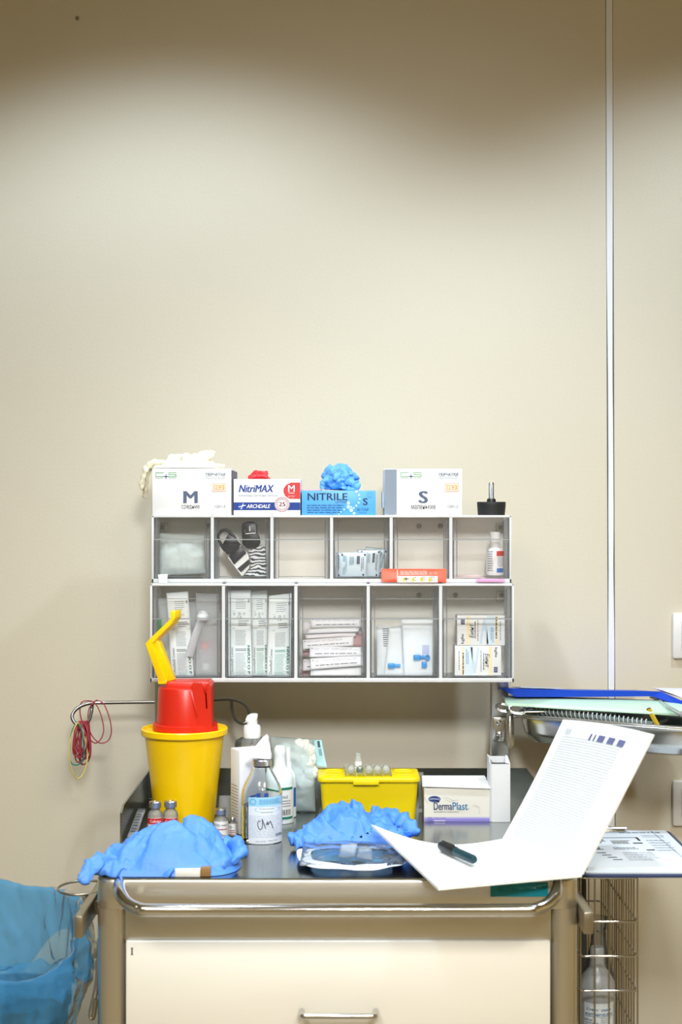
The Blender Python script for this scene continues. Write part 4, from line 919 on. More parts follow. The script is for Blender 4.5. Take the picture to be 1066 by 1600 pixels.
# ------------------------------------------------------------------ vials
def vial(px, pyt, pyb, d, rpx, caprx, label, group, lab, cap=M_alu, glass=None, fill=None):
    kk = d/F; c = Vector((X(px, d), d, 0)); zb = TZ; zt_ = Z(pyt, d); hh = zt_-zb
    t = thing('vial', (c.x, c.y, zb), label, 'vial', group)
    r = rpx*kk; cr = caprx*kk; ch = min(.010, hh*.2)
    MB().lathe([(0, zb), (r*.9, zb), (r, zb+.0015), (r, zt_-ch-.011), (r*.9, zt_-ch-.007), (cr*.72, zt_-ch-.003), (cr*.72, zt_-ch)], (c.x, c.y, 0), glass or clear('vial_glass', (.93, .95, .94), .42, .25, diff=(.80, .82, .80)), 32).build('glass', t, .6)
    MB().lathe([(cr*.9, zt_-ch), (cr, zt_-ch+.0005), (cr, zt_-.0012), (cr*.9, zt_), (cr*.35, zt_), (cr*.3, zt_-.0006), (0, zt_-.0006)], (c.x, c.y, 0), cap, 28).build('cap', t, .6)
    q = Print(cyl(c, rpx, d, .0004)); lab(q, px, rpx); q.build('label', t, 0); return t
def redlab(q, px, r):
    q.rect(px-r+.8, 1276, px+r*.92, 1304, 'ecebe8', 14); f = q.fn; q.fn = lambda a, b: f(a, b)+Vector((0, -.0004, 0))
    q.rect(px-r+.8, 1276.5, px+r*.92, 1285.5, 'c8202c', 12); q.fn = lambda a, b: f(a, b)+Vector((0, -.0008, 0))
    q.text('Centromed' if False else 'Ceftriax', px-r*.55, 1279, px+r*.85, 1283.2, 'f4e8e8', bold=.01); q.lines(px-r*.8, 1289, px+r*.85, 1302, 4, '9a9aa0', 4, fill=.35)
gv = 'antibiotic vials with red labels'
vial(242.6, 1252, 1309, 2.285, 11.6, 9.6, 'red-labelled glass powder vial beside the bucket, left of the pair', gv, redlab)
vial(266.6, 1251, 1308, 2.29, 11.8, 10, 'red-labelled glass powder vial before the bucket, right of the pair', gv, redlab)
def whlab(q, px, r):
    q.rect(px-r*.97, 1281.5, px+r*.97, 1308, 'f0efed', 14); f = q.fn; q.fn = lambda a, b: f(a, b)+Vector((0, -.0004, 0))
    q.text('VOGEN', px-r*.9, 1285.5, px-1, 1289.2, '3a4048').lines(px+1, 1286, px+r*.8, 1289, 1, '5a6068', 4, ragged=0).lines(px-r*.8, 1292, px+r*.8, 1296, 1, 'b05060', 6, ragged=0).lines(px-r*.9, 1298, px+2, 1306, 3, '7a8088', 7).text('Ser.', px+2, 1301, px+8, 1304.5, '33363a')
vial(345.8, 1263, 1310, 2.28, 11.2, 9.4, 'small white-labelled vial with a metal cap in front of the cream tube carton', 'white labelled vials', whlab)
def whlab2(q, px, r):
    q.rect(px-r*.97, 1286, px+r*.97, 1306, 'f0efed', 10); f = q.fn; q.fn = lambda a, b: f(a, b)+Vector((0, -.0004, 0)); q.ring(px-2, 1291, 2, 1.4, '4a5058', 10).lines(px-4, 1295, px+4, 1304, 3, '9a4a58', 7)
vial(363.5, 1277, 1307, 2.30, 6.2, 5.4, 'thin low vial with a white label beside the tall white carton', 'white labelled vials', whlab2)
# blister strips leaning behind them
def pflat(name, quad, th, m, label, cat, wr=.0008, seed=1, puff=.5, prn=None, nu=14, nv=10, sc=50, sm=2.0):
    t = thing(name, sum((Vector(p) for p in quad), Vector())/4, label, cat)
    mb = MB(); mb.pillow(*quad, th, m, nu, nv, puff, wr, seed, sc); f = mb.front; mb.build('sheet' if th < .003 else 'wrapper', t, sm)
    if prn: q = Print(lambda a, b: f(a, 1-b, .0006)); prn(q); q.build('print', t, 0)
    return t
M_clr = clear('blister_clear', (.94, .95, .95), .4, .12, diff=(.82, .84, .85), rough=.12, bump=.3, bscale=80)
pflat('blister_pack', (P(340, 1280, 2.395), P(363, 1280, 2.395), P(363, 1243, 2.40), P(343, 1243, 2.40)), .005, M_clr, 'clear plastic blister pack standing between the bucket and the cream tube carton', 'blister pack', .001, 5)
pflat('blister_pack', ((-.330, 2.27, TZ+.003), (-.316, 2.27, TZ+.003), (-.318, 2.40, TZ+.020), (-.331, 2.40, TZ+.020)), .004, M_clr, 'clear printed pack lying along the left rim of the worktop', 'blister pack', .001, 5, prn=lambda q: q.lines(.15, .1, .85, .9, 8, '4a4e55', 4))
# tall white carton turned corner-on
cc = Vector((X(382, 2.325), 2.325, TZ)); Mr = Matrix.Translation(cc) @ Matrix.Rotation(math.radians(27), 4, 'Z')
t = thing('medicine_carton', cc, 'tall white carton with fine side print, directly behind the glass infusion bottle', 'carton')
hC = Z(1172, 2.31)-TZ
MB().box(-.016, .030, -.018, .018, 0, hC, M_card, .0008, M=Mr).build('carton', t)
q = Print(lambda a, b: Mr @ Vector((-.0163, .018-a*.036, hC*(1-b)))); q.lines(.1, .42, .9, .93, 14, '9a8f84', 5, fill=.3); q.build('print', t, 0)
# ------------------------------------------------------------------ bottles
C_pet = clear('clear_pet', (.90, .92, .93), .14, .35, diff=(.7, .74, .76), rough=.06)
t, c, k = bottle('pump_bottle', 394, 1275, 2.435, [(25, 1275), (27, 1272), (27, 1162), (26, 1157), (20, 1153.5), (14, 1152)], C_pet, 'clear hand sanitiser bottle with a white pump, tallest behind the infusion bottle')
d_ = 2.435; bp = t
MB().lathe([(0, TZ+.001), (25.8*k, TZ+.002), (25.8*k, Z(1175, d_)), (0, Z(1175, d_))], c, clear('clear_gel', (.82, .86, .87), .2, .1, diff=(.8, .84, .85)), 32).build('liquid', bp, .6)
MB().lathe([(13.4*k, Z(1153.5, d_)), (13.6*k, Z(1136, d_)), (12*k, Z(1133, d_)), (8.6*k, Z(1132.5, d_)), (8*k, Z(1118, d_)), (0, Z(1118, d_))], c, M_white, 32).build('collar', bp, .6)
mb = MB(); yv = lambda l, y: [(X(a, d_), y, Z(b, d_)) for a, b in l]
mb.prism(yv([(383.2, 1125.5), (385.5, 1119.5), (390, 1116), (397, 1114.8), (402.5, 1115.6), (403.2, 1118), (401, 1127), (387.5, 1129.5), (386.5, 1126.6)], d_-.008), (0, .016, 0), M_white, .0018); mb.build('pump_head', bp, .6)
MB().tube([(c.x, d_, Z(1150, d_)), (c.x, d_, TZ+.008)], .0025, M_white, 8).build('dip_tube', bp)
M_hdpe = mat('milky_plastic', (.80, .87, .87), .4, sss=.2)
t, c, k = bottle('dispensing_bottle', 437.5, 1287, 2.40, [(20, 1287), (21.5, 1285), (21.5, 1218), (19, 1208), (12, 1201), (9.5, 1196), (9, 1180), (9.8, 1176), (8.5, 1168), (6, 1165)], M_hdpe, 'milky white bottle with a green-banded label, right of the glass infusion bottle')
q = Print(cyl(c, 21.5, 2.40)); q.rect(418, 1227, 458, 1275, 'f1f1ee', 16); f0 = q.fn; q.fn = lambda a, b: f0(a, b)+Vector((0, -.0004, 0))
q.rect(418, 1227, 457, 1231, '1c7c62', 16).rect(418, 1272.5, 457, 1276, '1c7c62', 16).text('mid', 441, 1238.5, 450, 1244, '4a4a50').lines(441, 1246, 455, 1258, 3, 'a0a0a0', 3)
for i in range(9): q.rect(442+i*1.4, 1261, 442+i*1.4+(.8 if i % 3 else .5), 1270, '3a3a3c')
q.build('label', t, 0)
t, c, k = bottle('saline_bottle', 452, 1278, 2.44, [(10.5, 1277), (11, 1275), (11, 1218), (9.5, 1208), (4, 1200), (3.5, 1190)], M_hdpe, 'narrow milky bottle with a blue label edge behind the green-banded bottle')
MB().lathe([(0, Z(1201, 2.44)), (4.2*k, Z(1201, 2.44)), (3.6*k, Z(1172, 2.44)), (2.5*k, Z(1168, 2.44)), (0, Z(1168, 2.44))], c-Vector((.002, 0, 0)), M_white, 16).build('nozzle', t, .6)
q = Print(cyl(c, 11, 2.44)); q.rect(450, 1226, 462.5, 1262, 'e8eef2', 8); f1 = q.fn; q.fn = lambda a, b: f1(a, b)+Vector((0, -.0004, 0)); q.rect(458, 1229, 462.3, 1259, '2a62a8', 3); q.build('label', t, 0)
# glass infusion bottle
gd = 2.265; c = Vector((X(409.5, gd), gd, 0)); k = gd/F
gb = thing('infusion_bottle', (c.x, c.y, TZ), 'clear glass infusion bottle with a blue and white label and handwriting, metal cap', 'infusion bottle')
prof = [(0, TZ+.001), (27*k, TZ), (30.5*k, TZ+.002), (31.8*k, TZ+.006), (31.8*k, Z(1240, gd)), (31*k, Z(1234, gd)), (28.5*k, Z(1226, gd)), (23.5*k, Z(1216, gd)), (18*k, Z(1206, gd)), (14.5*k, Z(1200, gd)), (12.6*k, Z(1197, gd)), (12.6*k, Z(1193, gd)), (0, Z(1193, gd))]
lv = Z(1257, gd)
mb = MB(); mb.lathe(prof, c, M_glass, 64)
cav = [(0, lv), (29.6*k, lv), (29.6*k, Z(1241, gd)), (28.8*k, Z(1235, gd)), (26.3*k, Z(1227, gd)), (21.5*k, Z(1217.5, gd)), (16*k, Z(1207.5, gd)), (12.3*k, Z(1201, gd)), (10.4*k, Z(1197.6, gd)), (0, Z(1197.6, gd))]
mb.lathe(cav[::-1], c, M_glass, 64)
mb.build('glass', gb, .6)
MB().lathe([(12.9*k, Z(1197.8, gd)), (13.1*k, Z(1195.8, gd))], c, M_rubber, 32).build('stopper', gb)
MB().lathe([(13.4*k, Z(1196, gd)), (14.6*k, Z(1195, gd)), (14.8*k, Z(1187.5, gd)), (13.4*k, Z(1185.8, gd)), (6*k, Z(1185.5, gd)), (0, Z(1185.8, gd))], c, M_alu, 40).build('cap', gb, .6)
q = Print(cyl(c, 31.8, gd, .0005)); a0 = 390.3
q.rect(a0, 1254, 440.5, 1313, 'ebf1f8', 24).rect(a0, 1240, 440.5, 1254, 'a2d8f0', 24); q.rect(403, 1233.5, 409, 1239.6, '1f4a9a', 3).rect(414.5, 1233.5, 421, 1239.6, '1f4a9a', 3)
q.build('label', gb, 0)
f2 = cyl(c, 31.8, gd, .0010); q = Print(f2); q.poly([(387, 1241), (397, 1237), (403, 1235), (403, 1238), (396, 1240)], '24509c')
q.ring(397.5, 1247, 5, 4.1, '4aa4d4', 20, .9).lines(407, 1243, 438, 1251, 4, '3f93c8', 8, fill=.4)
q.ring(419, 1258.5, 19, 17, 'b8dcf0', 30, .26).text('Натрия хлорид', 407.5, 1256.4, 429, 1259, '5a6470').lines(410, 1262, 428, 1264.4, 1, '90a0ae', 3)
q.lines(391.5, 1268, 438, 1303, 15, 'b4c4d4', 9, fill=.3, ragged=.1)
for i in range(6): q.rect(431.5+i*1.4, 1297, 432.3+i*1.4, 1301, '5a6a90')
q.text('Серия 10901231', 401, 1306.5, 417, 1309, '44485a').text('Годен до 02.21', 420, 1306, 433.5, 1308.4, '44485a')
q.fn = cyl(c, 31.8, gd, .0014)
q.stroke([(409, 1277), (407.5, 1275.6), (405.8, 1276.4), (404.8, 1279.5), (405.3, 1284), (407, 1288), (409, 1289.5), (411, 1287), (412, 1282.5), (411.8, 1277), (411.3, 1272.5), (413, 1277), (416.6, 1288)], 1.0, '28243a').stroke([(417.3, 1282), (419.6, 1277), (419.6, 1282.6), (422.3, 1278.5), (423.4, 1276.4), (427.5, 1288)], 1.0, '28243a').build('handwriting', gb, 0)
q.build('print', gb, 0) if False else None
q2 = Print(f2)
mb = MB()
for y in (1257, 1269, 1275.8, 1284, 1294.5):
    q2.stroke([(380.2, y), (389, y+.8)], .7, '8a98a0')
q2.build('graduation', gb, 0)
# folded gauze cone on its cap
cz = Z(1185, gd)
def cone(u, v):
    a = 2*math.pi*u; q = v; x = (385+39*(.5+.5*math.cos(a)))*(1-q)+416.5*q; x += (4*math.cos(a))*q*(1-q)*2+ (3.5*math.cos(a) if q > .85 else 0)*(1-q)*4
    y = gd+.012*math.sin(a)*(1-q*.75); 
    pz = 1185.5-(5.5*(math.cos(a)*-.5+.5))*(1-q); z = Z(pz*(1-q)+1147.5*q, gd)
    n_ = .0022*noise.noise(Vector((a*1.2, q*3, 3)))
    return Vector((X(x, gd)+n_*math.cos(a), y+n_, z))
mb = MB(); mb.grid(cone, 32, 14, M_paper, wrap=True); mb.build('folded_gauze', None, 2.0, 'white folded gauze cone perched on the cap of the infusion bottle', 'gauze')
# ------------------------------------------------------------------ bag of cotton balls
d0 = 2.475
bag = thing('cotton_bag', (X(466, d0), d0, TZ), 'clear bluish plastic bag of cotton balls, left of the yellow tub', 'bag')
C_cb = clear('blue_clear_bag', (.93, .98, .99), .50, .08, diff=(.86, .97, .99), bump=.8, bscale=50)
zb0 = TZ+.0015
mb = MB(); mb.pillow((X(432, d0), d0+.004, zb0), (X(493, d0), d0-.004, zb0), (X(493, d0), d0+.016, Z(1157, d0)), (X(421, d0), d0+.016, Z(1153, d0)), .034, C_cb, 30, 34, .95, .006, 3, 34); mb.build('bag_film', bag, 2.0)
mb = MB(); mb.pillow((X(495, d0), d0-.002, .9775), (X(511, d0), d0-.006, .9765), (X(503, d0), d0+.010, Z(1157, d0)), (X(490, d0), d0+.010, Z(1158, d0)), .002, mat('sky_blue_film', (.42, .72, .82), .35, sss=.1), 6, 16, .3, .0012, 5, 30); f5 = mb.front
lo = mb.build('side_strip', bag, 2.0, 'light blue printed strip along the right edge')
q = Print(lambda a, b: f5(a, 1-b, .0009)); q.rect(.42, .05, .72, .28, '33505f').lines(.45, .33, .8, .6, 3, '3f6a80', 3, vert=True, fill=.5); q.build('strip_print', lo, 0)
M_cot = mat('cotton_wool', (.86, .90, .90), .95, sss=.15, bump=.6, bscale=90)
gc = 'cotton balls inside the clear bag'
def cotton(px, py, d, r, i, lab):
    c = P(px, py, d); o = Vector((i*3.3, 1, 2))
    def f(u, v):
        th = math.pi*v; ph = 2*math.pi*u; n_ = Vector((math.sin(th)*math.cos(ph), math.sin(th)*math.sin(ph), math.cos(th)))
        rr = r*(1+.22*noise.noise(n_*1.6+o)+.08*noise.noise(n_*5+o)); return c+Vector((n_.x*rr, n_.y*rr*.75, n_.z*rr))
    mb = MB(); mb.grid(f, 28, 16, M_cot, wrap=True); mb.build('cotton_ball', None, 2.0, lab, 'cotton ball', gc)
CBL = [(452, 1190, .012, 'cotton ball at the left edge of the clear bag, half way up'), (475, 1163, .010, 'cotton ball peeping over its neighbour at the top of the bag'), (452, 1212, .011, 'cotton ball low at the left in the clear bag'), (484, 1222, .010, 'cotton ball low in the bag, right of the lowest one'), (468, 1166, .013, 'cotton ball at the very top of the clear bag'), (484, 1172, .011, 'cotton ball at the upper right corner of the clear bag'), (460, 1184, .014, 'cotton ball high at the left in the clear bag'), (480, 1190, .016, 'largest cotton ball, right of centre in the clear bag'), (490, 1186, .010, 'small cotton ball against the right side strip of the bag'), (462, 1205, .013, 'cotton ball in the middle left of the clear bag'), (486, 1208, .013, 'cotton ball low at the right in the clear bag'), (491, 1204, .008, 'smallest cotton ball, low beside the blue side strip'), (472, 1220, .014, 'lowest cotton ball in the clear bag'), (447, 1170, .011, 'cotton ball high behind the bottle nozzle in the bag')]
for i, (a, b, r, lab) in enumerate(CBL): cotton(a, b, d0+.013-(.003*(i % 3)), r*.98, i, lab)
# ------------------------------------------------------------------ yellow tub with an ampoule tray
ty = 2.395; x0, x1 = X(499, ty), X(655, ty)
tub = thing('sharps_tub', ((x0+x1)/2, ty+.04, TZ), 'low rectangular yellow sharps tub with a flat lid, middle of the worktop', 'sharps container')
zt_ = .973; zl = zt_-.008
mb = MB(); bot = rrect(x0+.006, x1-.006, ty+.008, ty+.078, .008, TZ, 4); top = rrect(x0+.0012, x1-.0012, ty+.0015, ty+.0875, .009, zl, 4); n = len(bot)
mb.add(bot+top, [(i, (i+1) % n, n+(i+1) % n, n+i) for i in range(n)]+[list(range(n))[::-1], [n+i for i in range(n)]], M_lemon); mb.build('tub_body', tub, .6)
mb = MB(); mb.prism(rrect(x0-.003, x1+.002, ty-.004, ty+.092, .011, zl), (0, 0, .0078), M_lemon, .0022)
mb.box(X(552, ty), X(592, ty), ty-.0055, ty-.001, zl-.0035, zl+.004, M_lemon, .0008)
mb.build('lid', tub, .6)
for cx in (X(521, ty), X(633, ty)):
    for yy in (ty+.018, ty+.066):
        MB().lathe([(.016, 0), (.0155, .0012), (.013, .0012), (.0122, .0004), (0, .0004)], (0, 0, 0), M_lemon, 30).build('finger_ring', tub, .6, M=Matrix.Translation((cx, yy, zt_-.0002)) @ Matrix.Scale(.55, 4, (0, 1, 0)))
az = zt_+.0008; C_amp = clear('ampoule_glass', (.96, .98, .98), .55, .08, diff=(.92, .95, .95), rough=.03)
t = thing('ampoule_tray', (X(576, 2.43), 2.43, az), 'clear plastic ampoule tray lying on the yellow lid', 'ampoule tray')
mb = MB(); ya, yb = 2.402, 2.462
for i in range(30):
    pass
mb.grid(lambda u, v: Vector((X(541, ya)*(1-v)+X(538, yb)*v+u*((X(612, ya)-X(541, ya))*(1-v)+(X(608, yb)-X(538, yb))*v)+0, ya+(yb-ya)*v, az+.004*abs(math.sin(math.pi*5*u))**1.0+.006*v)), 60, 8, clear('tray_plastic', (.95, .96, .96), .30, .08, diff=(.9, .92, .92), rough=.05), wrap=False); mb.build('tray', t, 2.0)
mb = MB()
for (a, b) in (((X(541, ya), ya, az+.001), (X(538, yb), yb, az+.008)), ((X(612, ya), ya, az+.001), (X(608, yb), yb, az+.008)), ((X(538, yb), yb, az+.008), (X(608, yb), yb, az+.008))): mb.tube([a, b], .0009, M_clr, 6)
mb.build('tray_edge', t)
for i, cx in enumerate((548.5, 576.5, 590, 603.5, 562.5)):
    zz = az+.0105+.0005; xx = X(cx, ya); lab = ['glass ampoule lying at the left end of the clear tray', 'glass ampoule lying in the middle of the clear tray', 'glass ampoule lying second from the right in the clear tray', 'glass ampoule lying at the right end of the clear tray', 'greenish glass ampoule lying below the upright one'][i]
    t = thing('ampoule', (xx, 2.43, zz-.006), lab, 'ampoule', 'ampoules in the clear tray')
    Mx = Matrix.Translation((xx, ya-.004, zz)) @ Matrix.Rotation(math.radians(-90-3), 4, 'X')
    MB().lathe([(0, 0), (.0035, .0004), (.0058, .0025), (.0058, .032), (.004, .037), (.0022, .040), (.0032, .046), (.0026, .058), (0, .060)], (0, 0, 0), C_amp if i < 4 else clear('green_ampoule_glass', (.80, .92, .86), .2, .4, diff=(.6, .8, .7), rough=.03), 24).build('glass', t, .8, M=Mx if i < 4 else Mx @ Matrix.Scale(.55, 4, (0, 0, 1)))
    MB().lathe([(.0060, .004), (.0060, .022)], (0, 0, 0), clear('ampoule_label', (.95, .97, .97), .75, .1, diff=(.88, .92, .92)), 20, a0=0 if False else -2.2, a1=.9).build('label', t, .8, M=Mx) if i < 4 else None
ax_ = X(560, 2.445); t = thing('ampoule', (ax_, 2.445, az+.012), 'glass ampoule with a white label standing upright in the tray', 'ampoule')
zz = Z(1204, 2.445)
MB().lathe([(0, zz), (.0050, zz+.0005), (.0058, zz+.002), (.0058, Z(1186, 2.445)), (.0042, Z(1182.5, 2.445)), (.0040, Z(1179.5, 2.445)), (.0048, Z(1178, 2.445)), (.0042, Z(1177, 2.445)), (0, Z(1177, 2.445))], (ax_, 2.445, 0), C_amp, 24).build('glass', t, .8)
q = Print(cyl(Vector((ax_, 2.445, 0)), 5.6, 2.445, .0003)); q.rect(554.8, 1189, 565.2, 1204.5, 'f4f4f6', 10); f7 = q.fn; q.fn = lambda a, b: f7(a, b)+Vector((0, -.0004, 0)); q.rect(555, 1196, 565, 1197, 'a890a0', 6).lines(556, 1198.5, 564, 1202, 2, 'b8b0b8', 2); q.build('label', t, 0)
# clear tube packs between tub and carton
pflat('tube_pack', ((X(656.5, 2.44), 2.488, TZ+.0035), (X(664.5, 2.44), 2.488, TZ+.0035), (X(664.5, 2.44), 2.492, Z(1215, 2.44)), (X(656.5, 2.44), 2.492, Z(1215, 2.44))), .004, M_clr, 'slim clear pack wedged between the yellow tub and the plaster box', 'pack', .0006, 4)
# ------------------------------------------------------------------ plaster box and open white box
pd_ = 2.40; zt_ = Z(1231, pd_)
t = thing('plaster_box', (X(716, pd_), pd_+.03, TZ), 'cream and violet plaster box with its lid ajar, right of the yellow tub', 'plaster box')
mb = MB(); x0, x1 = X(663, pd_), X(766, pd_); M_cc = mat('cream_card', (.80, .79, .72), .55)
mb.box(x0, x1, pd_, pd_+.001, TZ, zt_, M_cc); mb.box(x0, x0+.001, pd_+.001, pd_+.065, TZ, zt_+.001, M_cc); mb.box(x1-.001, x1, pd_+.001, pd_+.065, TZ, zt_+.001, M_cc); mb.box(x0, x1, pd_+.064, pd_+.065, TZ, zt_+.006, M_cc); mb.box(x0+.001, x1-.001, pd_+.001, pd_+.064, TZ, TZ+.001, M_cc)
mb.build('carton', t, 0)
mb = MB(); mb.prism([(x0-.003, pd_-.003, zt_+.0035), (x1+.0005, pd_-.003, zt_+.0005), (x1-.003, pd_+.065, zt_+.0075), (x0, pd_+.065, zt_+.0075)], (0, 0, .001), M_card); mb.build('lid', t, 0)
MB().prism([(x0-.003, pd_-.0035, zt_+.0045), (x0-.003, pd_-.0035, zt_+.0025), (x1, pd_-.0035, zt_-.001), (x1, pd_-.0035, zt_+.0010)], (0, .001, 0), M_card).build('lid_tuck', t, 0)
q = Print(front(pd_)); q.rect(663.4, 1279, 765.5, 1283.8, '8f86d6'); q.rect(663.4, 1276.6, 765.5, 1279, 'b9b4e0')
q.disc(679, 1248.5, 9.6, '1c3478', 4.8, 28).disc(684.5, 1252.2, 2.6, '1c3478', 1.8); q.fn = front(pd_, .0008); q.text('HARTMANN', 671.5, 1247, 686.5, 1250, 'cfd8ec').ring(679, 1248.5, 8.9, 8.5, '8fa0cc', 28, .47)
q.text('Derma', 678, 1253.6, 706.5, 1265.5, '1e2c58', bold=.012).text('Plast', 707.5, 1253.6, 731, 1265.5, '2a78a8', bold=.012).text('®', 731.6, 1262.5, 733.5, 1265, '2a78a8')
q.text('sensitive injection', 678.5, 1267.2, 717, 1270.4, '6a6f78').text('250', 669, 1276.7, 675, 1278.8, '33384a').text('Strips', 669, 1281, 676, 1283.6, '33384a').text('4 cm x 1,6 cm', 679, 1276.9, 696, 1279, '33384a').lines(679, 1281, 696, 1284, 1, 'e4e2f4', 5, ragged=0)
for pts in ([(693, 1246), (700, 1247), (708, 1251), (716, 1250)], [(696, 1249), (704, 1253), (711, 1250.5)], [(738, 1259), (746, 1261), (750, 1266), (749, 1272)], [(741, 1257), (750, 1262)], [(664, 1245), (668, 1256)]): q.stroke(pts, .35, '9a9890')
q.build('print', t, 0)
td = 2.395; z1 = Z(1194, td)
t = thing('open_carton', (X(782, td), td+.02, TZ), 'tall narrow white cardboard box with a torn open top, right of the plaster box', 'open carton')
x0, x1 = X(768.5, td), X(797.5, td); mb = MB(); wt = .0012
M_wc = mat('worn_white_card', (.80, .82, .84), .6, bump=.4, bscale=35, var=.06)
mb.box(x0, x1, td, td+wt, TZ, z1, M_wc); mb.box(x0, x1, td+.042, td+.042+wt, TZ, z1+.006, M_wc)
mb.prism([(x0-.003, td+.004, TZ), (x0-.003, td+.044, TZ), (x0-.003, td+.044, z1+.009), (x0-.003, td+.03, z1+.006), (x0-.003, td+.018, z1+.009), (x0-.003, td+.004, z1+.002)], (wt, 0, 0), M_wc)
mb.box(x1-wt, x1, td+wt, td+.042, TZ, z1+.001, M_wc); mb.box(x0, x1, td+wt, td+.042, TZ, TZ+wt, M_wc); mb.prism([(x0, td, TZ), (x0-.003, td+.004, TZ), (x0-.003, td+.004, z1+.002), (x0, td, z1)], (.0008, .0008, 0), M_wc)
mb.build('carton', t, 0)
mb = MB(); mb.prism([(x0-.003, td+.010, z1+.008), (x0+.006, td+.006, z1+.002), (x0+.004, td+.03, z1+.004), (x0-.004, td+.032, z1+.011)], (0, 0, .0008), M_wc); mb.prism([(x1-.008, td+.002, z1+.0015), (x1, td+.002, z1+.0005), (x1+.0005, td+.04, z1+.006), (x1-.003, td+.04, z1+.008)], (0, 0, .0008), M_wc); mb.build('torn_flap', t, 0)
MB().box(x0+.002, x1-.002, td+.003, td+.040, TZ+.003, z1-.004, mat('dark_inside', (.03, .03, .035), .5)).build('darkening_block', t, 0, 'dark block added to darken the inside of the torn top')  # dark block added so the open carton looks dark inside
# ------------------------------------------------------------------ blue gloves on the worktop
def g1x(mb):
    finger(mb, [(-.272, 2.10, T+.018), (-.305, 2.075, T+.022), (-.332, 2.05, T+.022), (-.346, 2.03, T+.012), (-.352, 2.015, T-.004)], .0105, M_blue, 3, .45, .5)
    finger(mb, [(-.26, 2.07, T+.012), (-.29, 2.05, T+.012), (-.32, 2.042, T+.010), (-.345, 2.05, T+.012)], .011, M_blue, 6, .45, .5)
    finger(mb, [(-.25, 2.13, T+.03), (-.205, 2.08, T+.018), (-.17, 2.06, T+.014), (-.155, 2.09, T+.016)], .013, M_blue, 9, .5, .5)
    finger(mb, [(-.165, 2.12, T+.025), (-.150, 2.105, T+.030), (-.145, 2.09, T+.022), (-.155, 2.07, T+.010)], .012, M_blue, 12, .6, .5)
    finger(mb, [(-.29, 2.055, T+.008), (-.255, 2.045, T+.004), (-.235, 2.034, T+.004)], .009, M_blue, 15, .4, .5)
def g1p(x, y):
    a = (x+.34)/.2
    return .026+.022*math.sin(max(0, min(1, a))*math.pi)**.8
crumple('nitrile_glove', [(-.345, 2.045, T), (-.30, 2.035, T), (-.22, 2.036, T), (-.165, 2.045, T), (-.142, 2.09, T), (-.155, 2.16, T), (-.20, 2.215, T), (-.27, 2.21, T), (-.325, 2.16, T), (-.345, 2.09, T)], g1p, M_blue, 'crumpled pair of blue nitrile gloves heaped over the front left corner of the cart', seed=3, amp=.022, sc=13, fold=(.5, 1), extra=g1x, nr=36, sharp=3)
# a bit of packet under the glove's edge
t = thing('paper_box', (-.175, 2.045, T), 'small white and brown box end showing under the left glove heap', 'small box')
MB().box(X(274, 2.037), X(313, 2.037), 2.0345, 2.05, T+.0005, T+.011, M_card, .0006).build('carton', t); MB().box(X(313.3, 2.037), X(329, 2.037), 2.036, 2.05, T+.0005, T+.013, mat('kraft_brown', (.30, .17, .06), .6), .0006).build('brown_end', t)
def g2x(mb):
    finger(mb, [(.0, 2.26, T+.022), (-.035, 2.235, T+.024), (-.06, 2.215, T+.018), (-.077, 2.205, T+.012)], .011, M_blue, 3, .45, .4)
    finger(mb, [(.01, 2.22, T+.018), (-.02, 2.205, T+.019), (-.05, 2.20, T+.016), (-.072, 2.20, T+.010)], .010, M_blue, 7, .4, .4)
    finger(mb, [(.06, 2.29, T+.03), (.085, 2.27, T+.034), (.105, 2.25, T+.026), (.108, 2.235, T+.012)], .012, M_blue, 8, .6, .5)
    finger(mb, [(.04, 2.25, T+.026), (.07, 2.215, T+.02), (.09, 2.20, T+.014)], .012, M_blue, 11, .5, .5)
def g2p(x, y):
    a = (x+.08)/.19; return .020+.024*math.sin(max(0, min(1, a))*math.pi)**.7
crumple('nitrile_glove', [(-.072, 2.205, T+.008), (-.03, 2.195, T+.010), (.04, 2.19, T+.010), (.095, 2.20, T+.008), (.112, 2.25, T), (.10, 2.31, T), (.05, 2.335, T), (-.01, 2.325, T), (-.05, 2.28, T)], g2p, M_blue, 'crumpled blue nitrile glove heap in front of the yellow tub', seed=8, amp=.022, sc=14, fold=(.6, 1), extra=g2x, nr=36, sharp=3)
# clear package with a white border in front of it
pz = T+.0006
t = thing('clear_package', (.01, 2.12, T), 'opened clear plastic package with a white paper border in front of the blue glove heap', 'package')
def ringp(u, v):
    a = 2*math.pi*u; e = 3.2; ca, sa = math.cos(a), math.sin(a); s_ = (abs(ca)**e+abs(sa)**e)**(-1/e)
    w_, h_ = .078-.020*v, .072-.022*v; x = .015+ca*s_*w_; y = 2.122+sa*s_*h_
    return Vector((x+.006*(y-2.12)/.07*(-1), y, pz+.005+.0035*v+.003*noise.noise(Vector((x*30, y*30, 1)))+.004*abs(ca)*s_*(1-v)))
mb = MB(); mb.grid(ringp, 64, 4, M_paper, wrap=True); mb.build('paper_border', t, 2.0)
mb = MB(); mb.pillow((-.058, 2.058, pz+.0125), (.088, 2.058, pz+.0125), (.082, 2.19, pz+.0125), (-.055, 2.19, pz+.0125), .014, clear('package_film', (.93, .96, .98), .08, .2, diff=(.8, .88, .92), rough=.08, bump=.9, bscale=45), 30, 24, .9, .004, 5, 30); mb.build('film', t, 2.0)
mb = MB(); mb.pillow((-.045, 2.105, pz+.004), (.07, 2.105, pz+.004), (.07, 2.17, pz+.005), (-.045, 2.17, pz+.005), .006, mat('dark_blue_film', (.02, .20, .38), .3), 20, 10, .6, .002, 7, 40); mb.build('blue_liner', t, 2.0)
